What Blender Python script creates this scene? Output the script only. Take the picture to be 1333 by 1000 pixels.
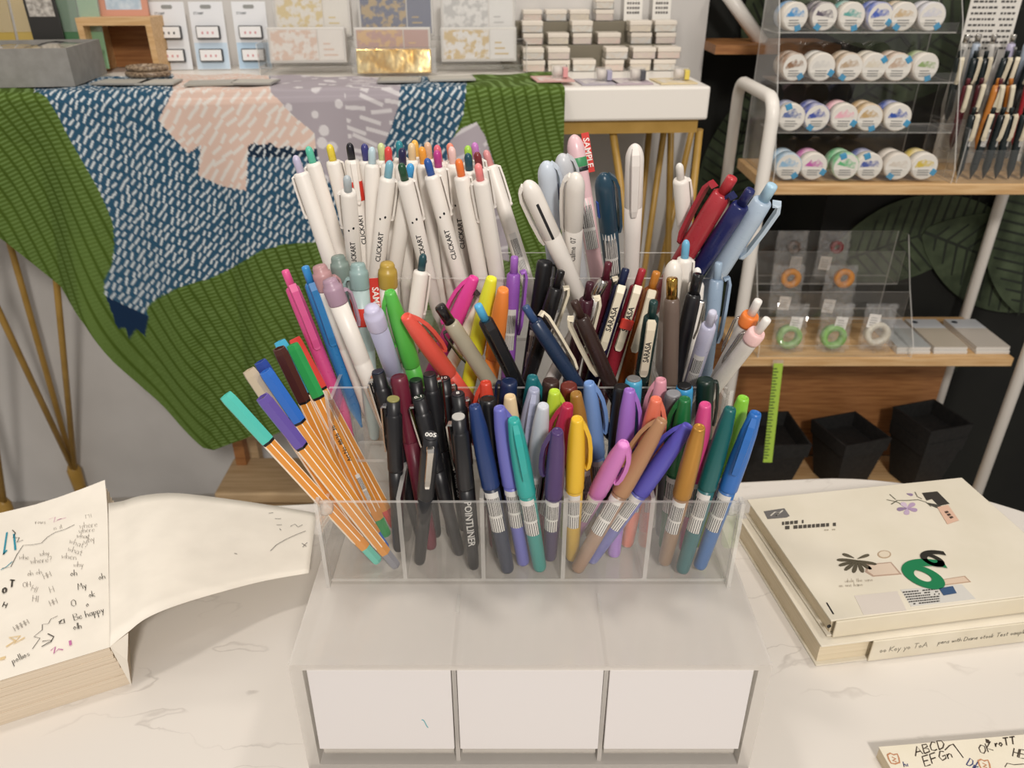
import bpy, bmesh, math, random
import numpy as np
from mathutils import Vector, Matrix

for _o in list(bpy.data.objects): bpy.data.objects.remove(_o)
S = bpy.context.scene
C = S.collection
rnd = random.Random(7)
PI = math.pi
# ------------------------------------------------------------------ camera, world, lights, exposure
CAMZ, PITCH, FPX = 1.19, math.radians(29.0), 1000.0
cam = bpy.data.cameras.new('camera'); camo = bpy.data.objects.new('camera', cam); C.objects.link(camo)
camo.location = (0, 0, CAMZ); camo.rotation_euler = (PI/2 - PITCH, 0, 0)
cam.sensor_width = 36.0; cam.lens = FPX/1333*36.0; cam.clip_start = 0.02
cam.dof.use_dof = True; cam.dof.focus_distance = 0.57; cam.dof.aperture_fstop = 11.0
S.camera = camo
S.view_settings.view_transform = 'Standard'; S.view_settings.look = 'None'
S.view_settings.gamma = 1.0; S.view_settings.use_curve_mapping = False
S.view_settings.exposure = -0.10
S.cycles.transparent_max_bounces = 40
S.cycles.max_bounces = 10
world = bpy.data.worlds.new('room_light'); S.world = world; world.use_nodes = True
world.node_tree.nodes['Background'].inputs[0].default_value = (1.0, 0.95, 0.90, 1)
world.node_tree.nodes['Background'].inputs[1].default_value = 0.45
def area(name, loc, size, power, col, aim):
    l = bpy.data.lights.new(name, 'AREA'); l.shape = 'DISK'; l.size = size; l.energy = power; l.color = col
    o = bpy.data.objects.new(name, l); C.objects.link(o); o.location = loc
    o.rotation_euler = (Vector(aim) - Vector(loc)).to_track_quat('-Z', 'Y').to_euler(); return o
area('ceiling_lamp', (-0.55, 0.70, 2.65), 0.22, 9.5, (1.0, 0.93, 0.85), (-0.35, 1.3, 0.7))
area('ceiling_lamp', (0.75, 0.60, 2.65), 0.22, 9, (1.0, 0.93, 0.85), (0.6, 1.3, 0.7))
area('ceiling_lamp', (0.45, -1.50, 2.40), 0.34, 45, (1.0, 0.935, 0.87), (-0.1, 1.3, 0.6))

# ------------------------------------------------------------------ geometry of the place
TZ = 0.68                       # marble table top
CP, SP = math.cos(PITCH), math.sin(PITCH)
CAM = Vector((0, 0, CAMZ))
def ray(u, v):
    x, y = (u - 666.5)/FPX, (500.0 - v)/FPX
    return Vector((x, CP + y*SP, -SP + y*CP))
def hz(u, v, z):
    d = ray(u, v); return CAM + d*((z - CAMZ)/d.z)
def hy(u, v, y):
    d = ray(u, v); return CAM + d*(y/d.y)
def proj(p):
    q = Vector(p) - CAM; dep = q.y*CP - q.z*SP
    return 666.5 + FPX*q.x/dep, 500 - FPX*(q.y*SP + q.z*CP)/dep
YAW = math.radians(4.0); CY, SY = math.cos(YAW), math.sin(YAW)
BO = Vector((0, 1.29, 0)); BT = 1.01   # the rear display table: frame origin on its front edge, top height
def bw(a, b, z): return Vector((BO.x + a*CY - b*SY, BO.y + a*SY + b*CY, z))
def bplane(u, v, b):            # local (a, z) where a sight line meets the plane at depth b
    d = ray(u, v); n = Vector((-SY, CY, 0)); t = ((BO - CAM).dot(n) + b)/d.dot(n)
    p = CAM + d*t; return (p - BO).dot(Vector((CY, SY, 0))), p.z
def btop(u, v, z=None):         # local (a, b) on a level plane
    p = hz(u, v, BT if z is None else z) - BO
    return p.dot(Vector((CY, SY, 0))), p.dot(Vector((-SY, CY, 0)))

# ------------------------------------------------------------------ materials
def lin(c):
    if isinstance(c, str):
        c = c.lstrip('#'); c = [int(c[i:i+2], 16)/255 for i in (0, 2, 4)]
    return tuple((x/12.92 if x <= 0.04045 else ((x + 0.055)/1.055)**2.4) for x in c[:3])
MC = {}
def newmat(name):
    m = bpy.data.materials.new(name); m.use_nodes = True
    return m, m.node_tree, m.node_tree.nodes['Principled BSDF']
def plastic(col, rough=0.32, spec=0.5, metal=0.0, trans=0.0):
    k = ('p', col, rough, spec, metal, trans)
    if k in MC: return MC[k]
    m, nt, b = newmat('plastic_' + str(col).strip('#'))
    b.inputs['Base Color'].default_value = (*lin(col), 1)
    b.inputs['Roughness'].default_value = rough; b.inputs['Metallic'].default_value = metal
    b.inputs['Specular IOR Level'].default_value = spec
    # slight mottling in the roughness keeps highlights alive
    tc = nt.nodes.new('ShaderNodeTexCoord'); n = nt.nodes.new('ShaderNodeTexNoise'); n.inputs['Scale'].default_value = 300
    mr = nt.nodes.new('ShaderNodeMapRange'); mr.inputs[3].default_value = max(0, rough - .05); mr.inputs[4].default_value = rough + .07
    nt.links.new(tc.outputs['Object'], n.inputs['Vector']); nt.links.new(n.outputs[0], mr.inputs[0]); nt.links.new(mr.outputs[0], b.inputs['Roughness'])
    if trans:
        o = nt.nodes['Material Output']; t = nt.nodes.new('ShaderNodeBsdfTransparent'); mx = nt.nodes.new('ShaderNodeMixShader')
        t.inputs[0].default_value = (*[min(1, .5 + .5*x) for x in lin(col)], 1); mx.inputs[0].default_value = trans
        nt.links.new(b.outputs[0], mx.inputs[1]); nt.links.new(t.outputs[0], mx.inputs[2]); nt.links.new(mx.outputs[0], o.inputs[0])
    MC[k] = m; return m
def acrylic(name='clear_acrylic', tint=(0.993, 0.993, 0.99), haze=0.012, hazecol='#e8e4dc', refl=1.0):
    k = ('a', name)
    if k in MC: return MC[k]
    m = bpy.data.materials.new(name); m.use_nodes = True; nt = m.node_tree; nt.nodes.clear()
    o = nt.nodes.new('ShaderNodeOutputMaterial'); t = nt.nodes.new('ShaderNodeBsdfTransparent'); t.inputs[0].default_value = (*tint, 1)
    d = nt.nodes.new('ShaderNodeBsdfPrincipled'); d.inputs['Base Color'].default_value = (*lin(hazecol), 1); d.inputs['Roughness'].default_value = .3
    m1 = nt.nodes.new('ShaderNodeMixShader'); m1.inputs[0].default_value = haze
    g = nt.nodes.new('ShaderNodeBsdfGlossy'); g.inputs['Roughness'].default_value = 0.03
    lw = nt.nodes.new('ShaderNodeLayerWeight'); lw.inputs[0].default_value = .5
    f = nt.nodes.new('ShaderNodeMath'); f.operation = 'POWER'; f.inputs[1].default_value = 5.0; nt.links.new(lw.outputs['Facing'], f.inputs[0])
    mu = nt.nodes.new('ShaderNodeMath'); mu.operation = 'MULTIPLY_ADD'; mu.inputs[1].default_value = .9*refl; mu.inputs[2].default_value = .04*refl
    m2 = nt.nodes.new('ShaderNodeMixShader')
    L = nt.links.new
    L(t.outputs[0], m1.inputs[1]); L(d.outputs[0], m1.inputs[2]); L(f.outputs[0], mu.inputs[0]); L(mu.outputs[0], m2.inputs[0])
    L(m1.outputs[0], m2.inputs[1]); L(g.outputs[0], m2.inputs[2]); L(m2.outputs[0], o.inputs[0])
    MC[k] = m; return m
CLEAR = acrylic()
EDGE = acrylic('acrylic_polished_edge', haze=0.34, hazecol='#f3f0ea')
FROST = acrylic('frosted_acrylic', tint=(.95, .95, .94), haze=0.46, hazecol='#efe9e2', refl=.5)
FROST2 = acrylic('frosted_acrylic_inner', tint=(.95, .95, .94), haze=0.34, hazecol='#efe9e2', refl=.5)
FILM = acrylic('clear_film', haze=0.08, hazecol='#ffffff', refl=1.6)
def noisy(name, c1, c2, scale=8, rough=.5, detail=6, stretch=(1, 1, 1), bump=0.0, lo=.35, hi=.65, spec=.4, coord='Object'):
    k = ('n', name)
    if k in MC: return MC[k]
    m, nt, b = newmat(name); L = nt.links.new
    tc = nt.nodes.new('ShaderNodeTexCoord'); mp = nt.nodes.new('ShaderNodeMapping'); mp.inputs['Scale'].default_value = stretch
    n = nt.nodes.new('ShaderNodeTexNoise'); n.inputs['Scale'].default_value = scale; n.inputs['Detail'].default_value = detail
    r = nt.nodes.new('ShaderNodeValToRGB'); r.color_ramp.elements[0].position = lo; r.color_ramp.elements[1].position = hi
    r.color_ramp.elements[0].color = (*lin(c1), 1); r.color_ramp.elements[1].color = (*lin(c2), 1)
    L(tc.outputs[coord], mp.inputs[0]); L(mp.outputs[0], n.inputs['Vector']); L(n.outputs[0], r.inputs[0]); L(r.outputs[0], b.inputs['Base Color'])
    b.inputs['Roughness'].default_value = rough; b.inputs['Specular IOR Level'].default_value = spec
    if bump:
        bp = nt.nodes.new('ShaderNodeBump'); bp.inputs['Strength'].default_value = bump; bp.inputs['Distance'].default_value = .002
        L(n.outputs[0], bp.inputs['Height']); L(bp.outputs[0], b.inputs['Normal'])
    MC[k] = m; return m
WOOD = noisy('pale_pine', '#c29a68', '#d6b384', 14, .5, 8, (1, 14, 14), .1)
WOODD = noisy('brown_wood', '#8a5a33', '#a87546', 14, .5, 8, (1, 14, 14), .1)
STOOLW = noisy('birch_stool', '#b99a72', '#cdb089', 10, .5, 8, (1, 12, 12), .1)
CONCRETE = noisy('concrete', '#bfbcb8', '#d6d3cf', 3.0, .85, 9, (1, 1, 1), .25, .3, .7)
FLOORM = noisy('grey_floor', '#a09a93', '#bab4ac', 5.0, .55, 9, (1, 1, 1), .1, .3, .7)
GOLDM = noisy('ochre_enamel', '#a8843c', '#b8924a', 20, .38)
WHITEP = plastic('#e9e4dc', .35)
PAPER = noisy('cream_paper', '#ece5d8', '#f3ecdf', 30, .75, 4)
PAPERE = None
BLACK = plastic('#17171a', .35)
INK = plastic('#2a2a2c', .8, .1)
STEEL = plastic('#c9c6c0', .22, .5, 1.0)
CREAM = plastic('#e6dcc3', .4)

def marble():
    m, nt, b = newmat('white_marble'); L = nt.links.new
    tc = nt.nodes.new('ShaderNodeTexCoord')
    w = nt.nodes.new('ShaderNodeTexNoise'); w.inputs['Scale'].default_value = 5; w.inputs['Detail'].default_value = 8
    va = nt.nodes.new('ShaderNodeVectorMath'); va.operation = 'MULTIPLY_ADD'; va.inputs[1].default_value = (.14, .14, .14)
    L(tc.outputs['Object'], w.inputs['Vector']); L(w.outputs['Color'], va.inputs[0]); L(tc.outputs['Object'], va.inputs[2])
    mp = nt.nodes.new('ShaderNodeMapping'); mp.inputs['Rotation'].default_value = (0, 0, .9); mp.inputs['Scale'].default_value = (1.0, 3.2, 1)
    L(va.outputs[0], mp.inputs[0])
    n = nt.nodes.new('ShaderNodeTexNoise'); n.inputs['Scale'].default_value = 6.0; n.inputs['Detail'].default_value = 3; L(mp.outputs[0], n.inputs['Vector'])
    s = nt.nodes.new('ShaderNodeMath'); s.operation = 'SUBTRACT'; s.inputs[1].default_value = .5; L(n.outputs[0], s.inputs[0])
    a = nt.nodes.new('ShaderNodeMath'); a.operation = 'ABSOLUTE'; L(s.outputs[0], a.inputs[0])
    r = nt.nodes.new('ShaderNodeValToRGB'); e = r.color_ramp.elements
    e[0].position = 0; e[0].color = (*lin('#c3bcb4'), 1); e[1].position = .012; e[1].color = (*lin('#ddd7cf'), 1)
    L(a.outputs[0], r.inputs[0])
    n2 = nt.nodes.new('ShaderNodeTexNoise'); n2.inputs['Scale'].default_value = 9; L(tc.outputs['Object'], n2.inputs['Vector'])
    r2 = nt.nodes.new('ShaderNodeValToRGB'); r2.color_ramp.elements[0].position = .42; r2.color_ramp.elements[1].position = .62
    L(n2.outputs[0], r2.inputs[0])
    mx = nt.nodes.new('ShaderNodeMix'); mx.data_type = 'RGBA'; mx.inputs[6].default_value = (*lin('#ddd7cf'), 1)
    L(r2.outputs[0], mx.inputs[0]); L(r.outputs[0], mx.inputs[7]); L(mx.outputs[2], b.inputs['Base Color'])
    b.inputs['Roughness'].default_value = .28
    return m
MARBLE = marble()
def barcode_mat():
    m, nt, b = newmat('printed_label'); L = nt.links.new
    tc = nt.nodes.new('ShaderNodeTexCoord'); sx = nt.nodes.new('ShaderNodeSeparateXYZ'); L(tc.outputs['UV'], sx.inputs[0])
    n = nt.nodes.new('ShaderNodeTexNoise'); n.noise_dimensions = '1D'; n.inputs['Scale'].default_value = 17; n.inputs['Detail'].default_value = 1
    L(sx.outputs[1], n.inputs['W'])
    g = nt.nodes.new('ShaderNodeMath'); g.operation = 'GREATER_THAN'; g.inputs[1].default_value = .5; L(n.outputs[0], g.inputs[0])
    # bars only over the middle field, fine print elsewhere
    x1 = nt.nodes.new('ShaderNodeMath'); x1.operation = 'GREATER_THAN'; x1.inputs[1].default_value = .42; L(sx.outputs[0], x1.inputs[0])
    x2 = nt.nodes.new('ShaderNodeMath'); x2.operation = 'LESS_THAN'; x2.inputs[1].default_value = .86; L(sx.outputs[0], x2.inputs[0])
    mu = nt.nodes.new('ShaderNodeMath'); mu.operation = 'MULTIPLY'; L(x1.outputs[0], mu.inputs[0]); L(x2.outputs[0], mu.inputs[1])
    mu2 = nt.nodes.new('ShaderNodeMath'); mu2.operation = 'MULTIPLY'; L(mu.outputs[0], mu2.inputs[0]); L(g.outputs[0], mu2.inputs[1])
    ml = nt.nodes.new('ShaderNodeMath'); ml.operation = 'MULTIPLY'; ml.inputs[1].default_value = 7.0; L(sx.outputs[1], ml.inputs[0])
    fr3 = nt.nodes.new('ShaderNodeMath'); fr3.operation = 'FRACT'; L(ml.outputs[0], fr3.inputs[0])
    g3 = nt.nodes.new('ShaderNodeMath'); g3.operation = 'GREATER_THAN'; g3.inputs[1].default_value = .68; L(fr3.outputs[0], g3.inputs[0])
    iv = nt.nodes.new('ShaderNodeMath'); iv.operation = 'LESS_THAN'; iv.inputs[1].default_value = .36; L(sx.outputs[0], iv.inputs[0])
    m3 = nt.nodes.new('ShaderNodeMath'); m3.operation = 'MULTIPLY'; L(g3.outputs[0], m3.inputs[0]); L(iv.outputs[0], m3.inputs[1])
    mxm = nt.nodes.new('ShaderNodeMath'); mxm.operation = 'MAXIMUM'; L(mu2.outputs[0], mxm.inputs[0]); L(m3.outputs[0], mxm.inputs[1])
    mx = nt.nodes.new('ShaderNodeMix'); mx.data_type = 'RGBA'; mx.inputs[6].default_value = (*lin('#d6d3ce'), 1); mx.inputs[7].default_value = (*lin('#252528'), 1)
    L(mxm.outputs[0], mx.inputs[0]); L(mx.outputs[2], b.inputs['Base Color']); b.inputs['Roughness'].default_value = .45
    return m
BARCODE = barcode_mat()

# ------------------------------------------------------------------ mesh building
class MB:
    def __init__(s): s.v, s.f, s.mi, s.sm, s.uv = [], [], [], [], {}
    def add(s, vs, fs, mi=0, smooth=False):
        o = len(s.v); s.v += [tuple(p) for p in vs]
        for f in fs: s.f.append(tuple(i + o for i in f)); s.mi.append(mi); s.sm.append(smooth)
        return s
    def box(s, lo, hi, M=None, mi=0, edge=None, thin=None):
        x0, y0, z0 = lo; x1, y1, z1 = hi
        vs = [Vector(p) for p in ((x0,y0,z0),(x1,y0,z0),(x1,y1,z0),(x0,y1,z0),(x0,y0,z1),(x1,y0,z1),(x1,y1,z1),(x0,y1,z1))]
        if M is not None: vs = [M @ p for p in vs]
        fs = [(0,3,2,1),(4,5,6,7),(0,1,5,4),(2,3,7,6),(1,2,6,5),(3,0,4,7)]; ax = [2,2,1,1,0,0]
        if edge is None: return s.add(vs, fs, mi)
        dims = [x1-x0, y1-y0, z1-z0]; t = dims.index(min(dims)) if thin is None else thin
        o = len(s.v); s.v += [tuple(p) for p in vs]
        for f, a in zip(fs, ax): s.f.append(tuple(i+o for i in f)); s.mi.append(mi if a == t else edge); s.sm.append(False)
        return s
    def bbox(s, lo, hi, r=.002, M=None, mi=0):      # box with chamfered edges
        x0,y0,z0 = lo; x1,y1,z1 = hi; bm = bmesh.new()
        bmesh.ops.create_cube(bm, size=1)
        for v in bm.verts: v.co = Vector(((x0+x1)/2 + v.co.x*(x1-x0), (y0+y1)/2 + v.co.y*(y1-y0), (z0+z1)/2 + v.co.z*(z1-z0)))
        bmesh.ops.bevel(bm, geom=bm.edges[:], offset=r, segments=2, affect='EDGES', profile=.5)
        bm.verts.index_update()
        vs = [(M @ v.co) if M is not None else v.co.copy() for v in bm.verts]; fs = [[v.index for v in f.verts] for f in bm.faces]
        bm.free(); return s.add(vs, fs, mi)
    def lathe(s, prof, n=18, M=None, mi=0, cap=True, smooth=True, flat=None):
        vs, fs = [], []
        for r, z in prof:
            for k in range(n):
                a = 2*PI*k/n; vs.append(Vector((r*math.cos(a), r*math.sin(a), z)))
        if M is not None: vs = [M @ p for p in vs]
        for i in range(len(prof) - 1):
            for k in range(n):
                k2 = (k+1) % n; fs.append((i*n+k, i*n+k2, (i+1)*n+k2, (i+1)*n+k))
        s.add(vs, fs, mi, smooth)
        if cap:
            o = len(s.v) - len(vs)
            s.f.append(tuple(o + k for k in range(n-1, -1, -1))); s.mi.append(mi); s.sm.append(False)
            s.f.append(tuple(o + (len(prof)-1)*n + k for k in range(n))); s.mi.append(mi); s.sm.append(False)
        return s
    def tube(s, pts, r, n=10, mi=0, closed=False, cap=True):
        pts = [Vector(p) for p in pts]; vs, fs = [], []; N = len(pts); up = None
        for i, p in enumerate(pts):
            a = pts[i-1] if i > 0 else (pts[-1] if closed else p); b = pts[i+1] if i < N-1 else (pts[0] if closed else p)
            t = (b - a).normalized()
            if up is None: up = t.orthogonal().normalized()
            up = (up - t*up.dot(t)).normalized(); w = t.cross(up)
            rr = r[i] if isinstance(r, (list, tuple)) else r
            for k in range(n): vs.append(p + up*(rr*math.cos(2*PI*k/n)) + w*(rr*math.sin(2*PI*k/n)))
        for i in range(N if closed else N-1):
            j = (i+1) % N
            for k in range(n): fs.append((i*n+k, i*n+(k+1)%n, j*n+(k+1)%n, j*n+k))
        s.add(vs, fs, mi, True)
        if cap and not closed:
            o = len(s.v)-len(vs)
            s.f.append(tuple(o+k for k in range(n-1,-1,-1))); s.mi.append(mi); s.sm.append(False)
            s.f.append(tuple(o+(N-1)*n+k for k in range(n))); s.mi.append(mi); s.sm.append(False)
        return s
    def prism(s, poly, z0, z1, M=None, mi=0, side=None):      # polygon in xy pushed from z0 to z1
        n = len(poly); vs = [Vector((x, y, z0)) for x, y in poly] + [Vector((x, y, z1)) for x, y in poly]
        if M is not None: vs = [M @ p for p in vs]
        o = len(s.v); s.v += [tuple(p) for p in vs]; sd = mi if side is None else side
        s.f.append(tuple(o+i for i in range(n-1,-1,-1))); s.mi.append(mi); s.sm.append(False)
        s.f.append(tuple(o+n+i for i in range(n))); s.mi.append(mi); s.sm.append(False)
        for i in range(n):
            j = (i+1) % n; s.f.append((o+i, o+j, o+n+j, o+n+i)); s.mi.append(sd); s.sm.append(False)
        return s
    def stroke(s, pts, w, h=0.0):                              # flat pen stroke lying on a level surface
        P = [Vector(p) for p in pts]; vs, fs = [], []
        for i, p in enumerate(P):
            a, b = P[max(0, i-1)], P[min(len(P)-1, i+1)]; t = b - a; t.z = 0
            if t.length < 1e-9: t = Vector((1, 0, 0))
            t.normalize(); q = Vector((-t.y, t.x, 0))*(w/2); vs += [p - q, p + q]
        for i in range(len(P)-1): fs.append((2*i, 2*i+2, 2*i+3, 2*i+1))
        return s.add(vs, fs)
    def mesh(s, name):
        name = name if isinstance(name, str) else 'part'
        me = bpy.data.meshes.new(name); me.from_pydata(s.v, [], s.f)
        me.polygons.foreach_set('material_index', s.mi); me.polygons.foreach_set('use_smooth', s.sm); me.update()
        return me
    def build(s, name, mats, parent=None, loc=None, rot=None):
        me = s.mesh(name)
        for m in (mats if isinstance(mats, (list, tuple)) else [mats]): me.materials.append(m)
        return link(name, me, parent, loc, rot)
def link(name, me, parent=None, loc=None, rot=None, mat=None):
    o = bpy.data.objects.new(name, me); C.objects.link(o)
    if parent is not None: o.parent = parent
    if loc is not None: o.location = loc
    if rot is not None: o.rotation_euler = rot
    if mat is not None:
        if not me.materials: me.materials.append(None)
        o.material_slots[0].link = 'OBJECT'; o.material_slots[0].material = mat
    return o
def tag(o, label, cat, group=None):
    o['label'] = label; o['category'] = cat
    if group: o['group'] = group
    return o
def thing(name, label, cat, loc=(0,0,0), rz=0.0, group=None):
    o = bpy.data.objects.new(name, None); C.objects.link(o); o.empty_display_size = .02
    o.location = loc; o.rotation_euler = (0, 0, rz); return tag(o, label, cat, group)
def struct(o): o['kind'] = 'structure'; return o
def Rz(a): return Matrix.Rotation(a, 4, 'Z')
def Tr(x, y, z): return Matrix.Translation((x, y, z))

_TX = {}
def text_geo(txt, size):                                   # flat outline lettering: vertices in the xy plane, faces
    k = (txt, size)
    if k in _TX: return _TX[k]
    cu = bpy.data.curves.new('lettering', 'FONT'); cu.body = txt; cu.size = size; cu.resolution_u = 2 if size < .02 else 8; cu.offset = size*.018; cu.align_x = 'CENTER'; cu.align_y = 'CENTER'
    ob = bpy.data.objects.new('lettering', cu); C.objects.link(ob); bpy.context.view_layer.update()
    me = bpy.data.meshes.new_from_object(ob.evaluated_get(bpy.context.evaluated_depsgraph_get()))
    g = ([v.co.copy() for v in me.vertices], [tuple(p.vertices) for p in me.polygons])
    bpy.data.objects.remove(ob); bpy.data.curves.remove(cu); bpy.data.meshes.remove(me)
    _TX[k] = g; return g
def text_flat(mb, txt, size, M):
    v, f = text_geo(txt, size); return mb.add([M @ p for p in v], f)

# ================================================================== THE ROOM
floor = MB().box((-3, -1.7, -.05), (3, 3.2, -.004)).build('floor', plastic('#6e6963', .8)); struct(floor)
tile_me = MB().bbox((-.2985, -.2985, -.004), (.2985, .2985, 0), .0015).mesh('tile'); tile_me.materials.append(FLOORM)
for ix in range(-5, 6):
    for iy in range(-3, 5): link('tile', tile_me, floor, (ix*.6 - .2, iy*.6 + .21, 0))
WB = 0.335                                           # concrete wall plane behind the rear table
wall_end = bplane(917, 60, WB)[0]
w = MB().box((-2.6, WB, 0), (wall_end, WB + .15, 2.9)).build('wall_back', CONCRETE, None, BO, (0, 0, YAW)); struct(w)
dark = noisy('dark_wallpaper', '#0d0e0c', '#161712', 6, .8)
wd = MB().box((.22, 1.72, 0), (.62, 1.82, 2.9)).box((.62, 1.50, 0), (3.0, 1.82, 2.9)).build('wall_dark', dark); struct(wd)
# printed foliage of the dark wallpaper: large ribbed leaves standing a hair proud of it
LEAFM = noisy('leaf_print', '#2f3a26', '#46523a', 30, .7, 5, (1, 1, 1)); LEAFV = plastic('#1d2419', .8)
LN = [0]
def leaf(x, z, ln, wd_, ang, yw, name='leaf_print'):
    mb = MB(); n = 16; LN[0] += 1
    L_, R_ = [], []
    for i in range(n+1):
        t = i/n; hw = wd_*.5*math.sin(PI*min(1, t*.97+.015))**.75
        L_.append((t*ln, hw)); R_.append((t*ln, -hw))
    M = Tr(x, yw - .0015 - .0022*LN[0], z) @ Matrix.Rotation(PI/2, 4, 'X') @ Rz(ang)
    mb.prism(L_ + R_[::-1], -.001, .001, M)
    for i in range(1, n):
        t = i/n; hw = wd_*.46*math.sin(PI*t)**.75
        for s in (1, -1):
            q = [(t*ln, 0), (t*ln + .006, 0), (t*ln + hw*.5 + .004, s*hw), (t*ln + hw*.5, s*hw)]
            mb.prism(q if s > 0 else q[::-1], .001, .0015, M, 1)
    mb.prism([(0, -.003), (ln, -.001), (ln, .001), (0, .003)], .001, .0018, M, 1)
    return mb.build(name, [LEAFM, LEAFV], wd)
for px in ((925, 330, .55, .22, 1.45), (940, 420, .45, .2, 2.2), (1070, 345, .5, .26, .35), (1200, 300, .6, .3, -.35), (1030, 130, .5, .26, .7),
           (1180, 60, .6, .3, 2.4), (1290, 220, .5, .25, 1.2), (1100, 470, .4, .2, .1), (965, 60, .4, .2, 1.0), (1320, 400, .5, .24, 1.8)):
    yw = 1.72 if px[0] < 1000 else 1.50; p = hy(px[0], px[1], yw); leaf(max(p.x, .63) if yw < 1.6 else p.x, p.z, px[2]*.66, px[3]*.66, px[4], yw)

# ------------------------------------------------------------------ rear display table
ra = bplane(924, 130, 0)[0]
TL = -1.35
t = thing('display_table', 'white topped display table on ochre metal rod legs against the concrete wall', 'table', BO, YAW)
MB().bbox((TL, 0, BT - .052), (ra, WB - .004, BT), .004).build('table_top', WHITEP, t)
fr = MB(); zf = BT - .052
fr.box((TL + .02, .012, zf - .022), (ra - .012, .034, zf)); fr.box((TL + .02, WB - .04, zf - .022), (ra - .012, WB - .018, zf))
fr.box((ra - .034, .034, zf - .022), (ra - .012, WB - .04, zf)); fr.box((TL + .02, .034, zf - .022), (TL + .042, WB - .04, zf))
fr.build('frame', GOLDM, t)
def hairpin(foot, tops):
    g = MB()
    for tp in tops: g.tube([tp, (foot[0], foot[1], .10)], .0065, 8)
    l = g.build('leg', GOLDM, t)
    MB().lathe([(.013, .022), (.016, .11), (.010, .125)], 12, Tr(foot[0], foot[1], 0)).build('foot_sleeve', GOLDM, l)
    MB().lathe([(.014, 0), (.0145, .024)], 12, Tr(foot[0], foot[1], 0)).build('rubber_foot', BLACK, l)
fl = btop(130, 632, 0.0)
def tp(u, v, b): a, z = bplane(u, v, b); return (a, b, zf - .02)
hairpin((fl[0], min(fl[1], WB - .03)), [tp(-113, 165, .03), tp(-30, 165, .25), tp(51, 165, .03)])
fl2 = btop(24, 705, 0.0)
hairpin((fl2[0] + .0, max(fl2[1], .02)), [tp(-70, 165, .03), tp(-190, 165, .03), tp(-120, 165, .2)])
hairpin((btop(858, 668, 0)[0], btop(858, 668, 0)[1]), [tp(798, 165, .025), tp(911, 165, .025), tp(872, 165, .2)])
hairpin((btop(800, 625, 0)[0], .30), [tp(846, 165, .27), tp(866, 165, .2), tp(905, 165, .27)])

# ------------------------------------------------------------------ printed cloth hanging over the rear table
def inpoly(U, V, poly):
    r = np.zeros(U.shape, bool); n = len(poly)
    for i in range(n):
        x0, y0 = poly[i]; x1, y1 = poly[(i+1) % n]
        if y0 == y1: continue
        c = ((y0 > V) != (y1 > V)) & (U < (x1 - x0)*(V - y0)/(y1 - y0) + x0); r ^= c
    return r
def hashn(i, j, s):
    x = np.sin(i*127.1 + j*311.7 + s*74.7)*43758.5453; return x - np.floor(x)
def dashes(X, Y, ang, cx, cy, ln, wd, tilt, jit, seed, disc=False):   # jittered rows of short brush strokes, 1 inside a stroke
    ca, sa = math.cos(ang), math.sin(ang); P, Q = X*ca + Y*sa, -X*sa + Y*ca
    best = np.zeros(X.shape)
    j0 = np.floor(Q/cy)
    for dj in (-1, 0, 1):
        j = j0 + dj; off = (j % 2)*.5*cx; i0 = np.floor((P - off)/cx)
        for di in (-1, 0, 1):
            i = i0 + di
            px = (i + .5)*cx + off + (hashn(i, j, seed) - .5)*jit*cx; py = (j + .5)*cy + (hashn(i, j, seed + 1) - .5)*jit*cy
            a = tilt + (hashn(i, j, seed + 2) - .5)*.55; dx, dy = P - px, Q - py
            l = np.abs(dx*np.cos(a) + dy*np.sin(a)); wv = np.abs(-dx*np.sin(a) + dy*np.cos(a))
            s = .75 + .5*hashn(i, j, seed + 3)
            if disc: best = np.maximum(best, np.clip((wd*.5*s - np.hypot(dx, dy))/.6 + .5, 0, 1)); continue
            best = np.maximum(best, np.clip(((wd*.5) - wv)/.55 + .5, 0, 1)*np.clip((ln*.5*s - l)/.6 + .5, 0, 1))
    return best
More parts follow.
